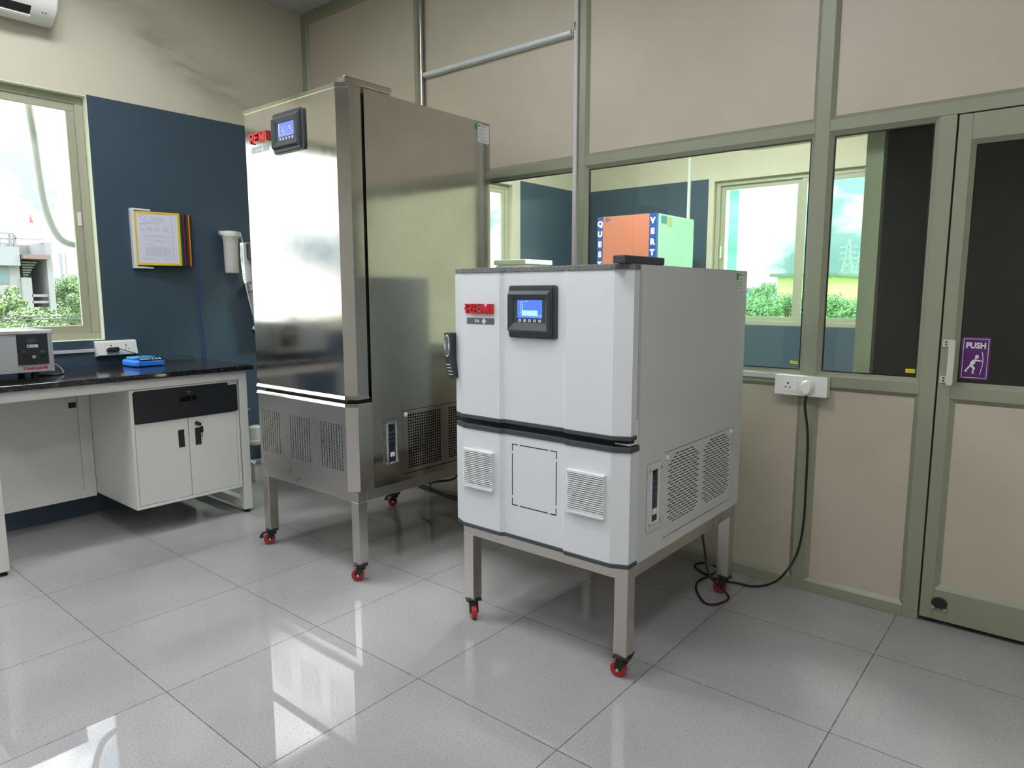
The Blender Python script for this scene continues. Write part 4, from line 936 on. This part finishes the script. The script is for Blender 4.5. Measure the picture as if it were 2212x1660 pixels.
bm = B(); face(bm, [(-1.56, .985, .135), (-1.56, 1.12, .135), (-1.53, 1.12, .165), (-1.53, .985, .165)]); face(bm, [(-1.70, .985, .135), (-1.56, .985, .135), (-1.56, .955, .16), (-1.70, .955, .16)]); obj('flap', bm, MATS['box_white'], bx)

# ------------------------------------------------------------------ air conditioner
ac = thing('air_conditioner', (XL, -.45, 2.76), 'white split air conditioner high on the wall above the window', 'air conditioner')
ay0, ay1 = -.88, -.038
prf = [(0, 2.825), (.05, 2.805), (.12, 2.812), (.185, 2.860), (.205, 2.920), (.205, 3.09), (.18, 3.11), (0, 3.11)]
bm = B(); prism(bm, *[[(XL+dx, y, z) for dx, z in prf] for y in (ay0, ay1)]); obj('body', bm, white_pl, ac, bevel=.012, smooth=True)
fa = Fr((XL+.122, 0, 2.813), (0, 1, 0), (.065, 0, .05))
obj('air_outlet', fbox(B(), fa, ay0+.06, -.165, .022, .072, .0, .003), gasket, ac)
bm = B(); fbox(bm, fa, ay0+.06, -.160, .004, .018, .001, .010); obj('flap', bm, white_pl, ac, bevel=.002)
fa2 = SIDE(XL+.2055)
bm = B(); fbox(bm, fa2, -.15, -.09, 2.985, 3.03, 0, .001); obj('energy_label', bm, mat('label_tan', (.55, .42, .28), .5), ac)
bm = scribbles(B(), fa2, -.145, -.065, 2.955, 2.965, 1, 0, .006); obj('print', bm, ink, ac)
bm = B()
for y in (-.11, -.095): cyl(bm, fa(y, .050, 0), fa(y, .050, .003), .004, n=8)
obj('indicator', bm, mat('teal_dot', (.03, .12, .13), .4), ac)

# ------------------------------------------------------------------ the next room
qb = thing('growth_chamber', (-.39, 4.48, 0), 'tall pale green chamber with an orange door and blue lettered edges in the next room', 'chamber')
qf, qs = FRONT(4.10), SIDE(-.085)
pg_ = mat('pale_green_paint', (.42, .66, .52), .4)
obj('cabinet', box(B(), -.70, -.085, 4.14, 4.87, .02, 2.05), pg_, qb, bevel=.004)
dq = obj('door', fbox(B(), qf, -.640, -.155, .30, 2.05, -.04, 0), mat('orange_paint', (.44, .15, .095), .35), qb, label='orange door')
navy = mat('edge_blue', (.02, .06, .26), .4)
for a0, a1, word in ((-.70, -.641, 'QUEST'), (-.154, -.085, 'VERTICAL')):
    s_ = obj('edge_strip', fbox(B(), qf, a0, a1, .30, 2.05, -.04, .001), navy, qb, label='blue strip with white capitals')
    bm = B()
    for k, ch in enumerate(word): join(bm, text_bm(ch, qf, (a0+a1)/2, 1.985-.094*k, .0015, .068, .0005, bold=.0042))
    obj('lettering', bm, white_ink, s_)
obj('emblem', join(text_bm('G', qf, -.60, 2.02, .001, .05, .0005), text_bm('NT', qf, -.565, 2.018, .001, .03, .0005)), navy, dq)
bm = B(); fbox(bm, qs, 4.19, 4.30, 1.97, 2.035, 0, .002); t_ = obj('sticker', bm, mat('sticker_teal', (.03, .22, .26), .4), qb)
bm = B(); fbox(bm, qs, 4.32, 4.40, 1.95, 2.03, 0, .002); obj('sticker', bm, mat('sticker_olive', (.45, .45, .10), .4), qb)
solo('conduit_pipe', fbox(B(), FRONT(YF), -.385, -.355, .2, ZC, 0, .02), white_pl, 'thin white conduit on the blue far wall of the next room', 'conduit')
a2 = thing('air_conditioner', (.75, YF, 2.75), 'white split air conditioner above the far window of the next room', 'air conditioner')
prf = [(0, 2.765), (.08, 2.755), (.19, 2.83), (.20, 3.05), (0, 3.06)]
bm = B(); prism(bm, *[[(x, YF-dy, z) for dy, z in prf] for x in (.22, 1.30)]); obj('body', bm, white_pl, a2, bevel=.01)
obj('flap', fbox(B(), Fr((0, YF-.085, 2.752), (1, 0, 0), (0, -.11, .075)), .27, 1.2, .02, .07, .001, .006), white_pl, a2)
wa = thing('lab_apparatus', (-.52, 2.75, 0), 'upright white apparatus with a flat top in the next room behind the glass', 'apparatus')
obj('casing', box(B(), -.70, -.40, 2.62, 2.95, 0, 1.56), mat('apparatus_white', (.74, .78, .70), .5), wa, bevel=.01)
obj('top_plate', box(B(), -.71, -.39, 2.61, 2.96, 1.562, 1.60), MATS['apparatus_white'], wa, bevel=.006)

# ceiling lights (out of the frame, they light the rooms)
def panel_light(x, y, sx, sy, e, label, rot=0):
    t = thing('ceiling_light', (x, y, ZC), label, 'light')
    obj('light_frame', ring(B(), Fr((x, y, ZC), (1, 0, 0), (0, -1, 0)), -sx-.02, sx+.02, -sy-.02, sy+.02, .02, .0, .02), white_pl, t)
    obj('diffuser', box(B(), x-sx, x+sx, y-sy, y+sy, ZC-.015, ZC-.001), mat('lamp_%g' % e, (.9, .9, .9), .5, emis=((.97, .99, 1.0), e)), t)
panel_light(-.45, -.35, .3, .3, LAMP_MAIN, 'square ceiling light between the window and the tall steel chamber')
panel_light(1.45, -.60, .3, .3, LAMP_MAIN, 'square ceiling light in front of the white incubator')
panel_light(-.45, -2.4, .3, .3, LAMP_MAIN, 'square ceiling light over the rear left of the room')
panel_light(3.0, -1.3, .3, .3, LAMP_MAIN*1.15, 'square ceiling light right above the viewer')
panel_light(.3, 3.2, .3, .3, LAMP_FAR, 'square ceiling light of the next room')

# ------------------------------------------------------------------ outside
hose = tube(B(), [at(58, 190, 0, -2.0), at(62, 235, 0, -2.0), at(73, 300, 0, -2.0), at(84, 380, 0, -2.0), at(98, 450, 0, -2.0), at(122, 505, 0, -2.0), at(150, 526, 0, -2.0), at(185, 527, 0, -2.0), (-1.98, .20, at(215, 520, 0, -2.0).z+.02), (-1.90, .26, 1.62), (-1.832, .28, 1.63)], .022, n=12)
solo('drain_hose', hose, mat('hose_grey', (.46, .48, .46), .5), 'grey hose hanging in a curve outside the left window', 'hose', smooth=True)
bx_ = -30.
conc = mat('concrete_white', (.215, .23, .255), .8, noise=(.5, .6, (.14, .14, .135)))
conc_g = mat('concrete_grey', (.17, .18, .19), .85, noise=(1.2, .6, (.10, .10, .09)))
rust = mat('rusty_rail', (.135, .095, .08), .7)
bd = thing('concrete_building', (-33, 3, -8), 'white concrete building with an outside staircase seen through the left window', 'building')
def Y(px): return at(px, 600, 0, bx_).y
def Z(py, px=50): return at(px, py, 0, bx_).z
bm = B(); box(bm, -42, bx_, -10, Y(44), -9, Z(535)); box(bm, bx_, bx_+.3, -10, Y(42), Z(575), Z(535)); obj('wall', bm, conc, bd)
obj('window', box(B(), bx_, bx_+.04, Y(-30), Y(19), Z(614), Z(577)), mat('outside_pane', (.10, .15, .16), .2), bd)
bm = B(); box(bm, -36, bx_+.2, Y(100), Y(113), -9, Z(522)); box(bm, -36, bx_-2, Y(51), Y(100), -9, Z(523)); box(bm, -36, bx_+.1, Y(44), Y(66), -9, Z(600)); obj('stair_tower', bm, conc, bd)
obj('stair_wall', box(B(), bx_-1.9, bx_-1.8, Y(52), Y(100), -9, Z(525)), conc_g, bd)
bm = B(); box(bm, bx_-2, bx_+.6, Y(45), Y(102), Z(560), Z(551)); obj('landing', bm, rust, bd)
bm = B()
for k in range(9): box(bm, bx_-1.6, bx_-.2, Y(53+k*.2), Y(86-4.0*k), Z(568+5.5*k), Z(565+5.5*k))
obj('stair_flight', bm, conc_g, bd)
bm = B()
for px in (6, 30, 40): box(bm, bx_-.1, bx_, Y(px)-.05, Y(px)+.05, Z(536), Z(508))
for py in (506, 518, 528): box(bm, bx_-.08, bx_-.02, -10, Y(40), Z(py)-.03, Z(py)+.03)
for py in (639, 653): box(bm, bx_, bx_+.1, Y(64), Y(103), Z(py)-.05, Z(py)+.05)
box(bm, bx_, bx_+.12, Y(58), Y(104), Z(673), Z(668)); box(bm, bx_-.1, bx_, Y(40), Y(100), Z(517), Z(515)); obj('railing', bm, mat('railing_grey', (.15, .155, .16), .6), bd)
fg = thing('flag', (-30, Y(96), Z(515)), 'faded red flag on a thin pole above the concrete building', 'flag')
obj('flag_pole', tube(B(), [(-30.2, Y(96), Z(522)), (-30.2, Y(81), Z(458))], .045, n=6, smooth=False), mat('pole_grey', (.4, .42, .44), .6), fg)
fx = -30.2; pa, pb, pc, pd = (fx, Y(81), Z(459)), (fx+.05, Y(86), Z(480)), (fx+.3, Y(73), Z(481)), (fx+.2, Y(77), Z(466))
bm = B(); prism(bm, [pa, pb, pc, pd], [(x-.02, y, z) for x, y, z in (pa, pb, pc, pd)]); obj('cloth', bm, mat('flag_red', (.30, .07, .055), .8), fg)
leafm = [mat('leaf_a', (.13, .225, .085), .7), mat('leaf_b', (.20, .29, .13), .7), mat('leaf_c', (.07, .14, .065), .7)]
def tree(label, c, r, zb, n=1400, s=.16, squash=.9, group=None, name='tree'):
    t = thing(name, (c[0], c[1], zb), label, 'tree', group)
    bm = B(); tube(bm, [(c[0], c[1], zb), (c[0]+.1, c[1], (zb+c[2])/2), (c[0], c[1], c[2])], max(.05, r*.07), n=8)
    obj('trunk', bm, mat('bark', (.12, .09, .06), .9), t)
    bm = B(); blobs = []
    for _ in range(14):
        d = Vector((random.gauss(0, 1), random.gauss(0, 1), random.gauss(0, 1))).normalized()*r*random.uniform(.35, .72); d.z *= squash
        blobs.append((Vector(c)+d, r*random.uniform(.22, .38)))
    for _ in range(int(n*3.2)):
        bc, br = random.choice(blobs); d = Vector((random.gauss(0, 1), random.gauss(0, 1), random.gauss(0, 1))).normalized()
        p = bc+d*br*random.uniform(.55, 1.05); u = (d+Vector((random.uniform(-.8, .8), random.uniform(-.8, .8), random.uniform(-.8, .8)))).orthogonal().normalized()
        w = u.cross(d).normalized(); q = s*.42*random.uniform(.6, 1.3)
        face(bm, [p-u*q, p-w*q*.5, p+u*q, p+w*q*.5], random.choice((0, 0, 1, 1, 2)))
    obj('foliage', bm, leafm, t)
def P_at(px, py, x): return at(px, py, 0, x)
tree('leafy tree close to the concrete building, partly cut by the window edge', P_at(2, 648, -22), .75, -8, 1500, .13)
tree('bright leafy tree top in front of the concrete building, above the grey machine', P_at(62, 708, -18), .95, -8, 1900, .12, .6)
tree('leafy tree top left of the bright one, low in the window', P_at(8, 712, -15), .55, -8, 1300, .12, .5)
tree('dense tree right of the concrete building', P_at(150, 652, -50), 2.2, -9, 4200, .17)
tree('sunlit bush below the dense tree at the edge of the left window', P_at(176, 665, -40), 1.0, -9, 2200, .13)
tree('low bush beside the foot of the stair tower', P_at(112, 712, -26), .7, -9, 900, .12, .5)
sh = thing('factory_shed', (-90, 28, -9), 'long shed with a blue roof far beyond the trees', 'shed')
def YZ(px, py, x): q = at(px, py, 0, x); return q.y, q.z
y0, z1 = YZ(125, 600, -90); y1, z2 = YZ(190, 596, -90)
obj('wall', box(B(), -110, -90, y0, y1+8, -9, z1), mat('shed_wall', (.22, .25, .28), .8), sh)
bm = B(); box(bm, -112, -89, y0-.8, y1+8, z1-2.0, z1-1.4); box(bm, -88, -70, YZ(118, 620, -80)[0], y1, YZ(118, 630, -80)[1], YZ(118, 622, -80)[1]); obj('roof', bm, mat('roof_blue', (.05, .32, .50), .5), sh)
for px, pt, lab in ((130, 548, 'thick far mast right of the concrete building'), (141, 548, 'thin far mast next to the thick one')):
    y_, zt = YZ(px, pt, -70); solo('mast', tube(B(), [(-70, y_, -9), (-70, y_, zt)], .13 if px == 130 else .06, n=8, smooth=False), mat('mast_grey', (.18, .19, .2), .6), lab, 'mast')
bm = B()
for py in (684, 690, 697): tube(bm, [at(-60, py-1, 0, -14), at(40, py+.6, 0, -14), at(128, py, 0, -14), at(230, py-1, 0, -14)], .012, n=5)
solo('overhead_wire', bm, mat('wire_black', (.05, .05, .055), .6), 'thin overhead wires crossing the left window', 'wire')
# beyond the far window
def QX(px, py, y): return at(px, py, 1, y)
yb = thing('yellow_building', (-12, 45, -10), 'pale yellow flat-roofed house seen through the far window', 'house')
p0, p1, p2 = QX(1680, 598, 45), QX(1762, 598, 45), QX(1680, 592, 45)
obj('wall', box(B(), p0.x, p1.x+1, 45, 55, -12, p0.z), mat('yellow_wall', (.55, .55, .22), .8), yb)
obj('roof', box(B(), p0.x-.4, p1.x+1.4, 44.6, 55, p0.z, p2.z), conc_g, yb)
def tower(px, ptop, pbase, wpx, y, label):
    t0 = QX(px, ptop, y); t1 = QX(px-5, pbase, y); H = t0.z-t1.z; wd = abs(QX(px+wpx, pbase, y).x-QX(px-wpx, pbase, y).x)/2
    c = Vector((t1.x, y, 0)); bm = B(); r = .10
    L = [(0, 1.), (.18, .76), (.36, .55), (.52, .38), (.66, .26), (.80, .17), (.92, .08), (1., .01)]
    def pt(h, w, sx, sy): return Vector((c.x+sx*wd*w, y+sy*wd*w, t1.z+H*h))
    for sx, sy in ((1, 1), (1, -1), (-1, 1), (-1, -1)): tube(bm, [pt(h, w, sx, sy) for h, w in L], r, n=4, smooth=False)
    for (h0, w0), (h1, w1) in zip(L, L[1:]):
        for a, b in (((1, -1), (-1, -1)), ((1, 1), (-1, 1)), ((1, 1), (1, -1)), ((-1, 1), (-1, -1))):
            tube(bm, [pt(h0, w0, *a), pt(h1, w1, *b)], r*.6, n=4, smooth=False); tube(bm, [pt(h0, w0, *b), pt(h1, w1, *a)], r*.6, n=4, smooth=False); tube(bm, [pt(h0, w0, *a), pt(h0, w0, *b)], r*.6, n=4, smooth=False)
    for h in (.58, .70, .82):
        for s in (1, -1): tube(bm, [pt(h, .28*(1.2-h)*2, s, 0), Vector((c.x+s*wd*1.05, y, t1.z+H*(h+.01)))], r*.7, n=4, smooth=False); tube(bm, [pt(h+.05, .2, s, 0), Vector((c.x+s*wd*1.05, y, t1.z+H*(h+.01)))], r*.6, n=4, smooth=False)
    tube(bm, [Vector((c.x, y, -12)), Vector((c.x, y, t1.z))], .05, n=4, smooth=False)
    solo('lattice_tower', bm, mat('tower_grey', (.30, .36, .36), .6), label, 'pylon')
tower(1834, 516, 622, 20, 150, 'taller lattice pylon seen through the far window')
tower(1857, 545, 624, 12, 185, 'smaller lattice pylon right of the taller one')
k_ = 0
for px, py, y, r, n, lab in ((1700, 668, 30, 1.6, 1700, 'big bushy tree in front of the yellow house'), (1650, 640, 60, 2.0, 900, 'round tree left of the yellow house'), (1640, 676, 26, 1.1, 900, 'bush below the far window at its left'),
                             (1745, 690, 24, .9, 900, 'bush at the foot of the yellow house'), (1800, 640, 70, 2.6, 1100, 'distant tree under the pylons'), (1850, 650, 66, 2.4, 1100, 'distant tree right below the smaller pylon'), (1820, 676, 40, 1.9, 1300, 'bushy green tree in the narrow pane'), (1785, 672, 34, 1.2, 900, 'bush between the yellow house and the pylons'), (1860, 684, 30, 1.2, 900, 'green bush at the right end of the far window')):
    q = QX(px, py, y); tree(lab, q, r, q.z-r*2.2 if y > 100 else -12, n, .14*max(1, y/35), .6)
for px, py, y, w, h, c, lab in ((1625, 640, 90, 5, 6, (.10, .30, .50), 'far blue-walled house left of the yellow house'), (1830, 634, 110, 6, 4, (.50, .48, .40), 'far pale house under the pylons'), (1790, 626, 130, 7, 5, (.52, .36, .26), 'far brick house left of the pylons')):
    q = QX(px, py, y); hs = thing('house', (q.x, y, -12), lab, 'house')
    obj('wall', box(B(), q.x-w/2, q.x+w/2, y, y+w, -12, q.z+h*.12), mat('house_%d' % px, c, .8), hs); obj('roof', box(B(), q.x-w/2-.3, q.x+w/2+.3, y-.3, y+w, q.z+h*.12, q.z+h*.12+.35), conc_g, hs)
solo('ground', box(B(), -400, 400, -300, 600, -12.2, -12), mat('ground_green', (.22, .30, .14), .9, noise=(.03, .8, (.30, .30, .22))), 'green and dusty ground far below the windows', 'ground', kind='structure')
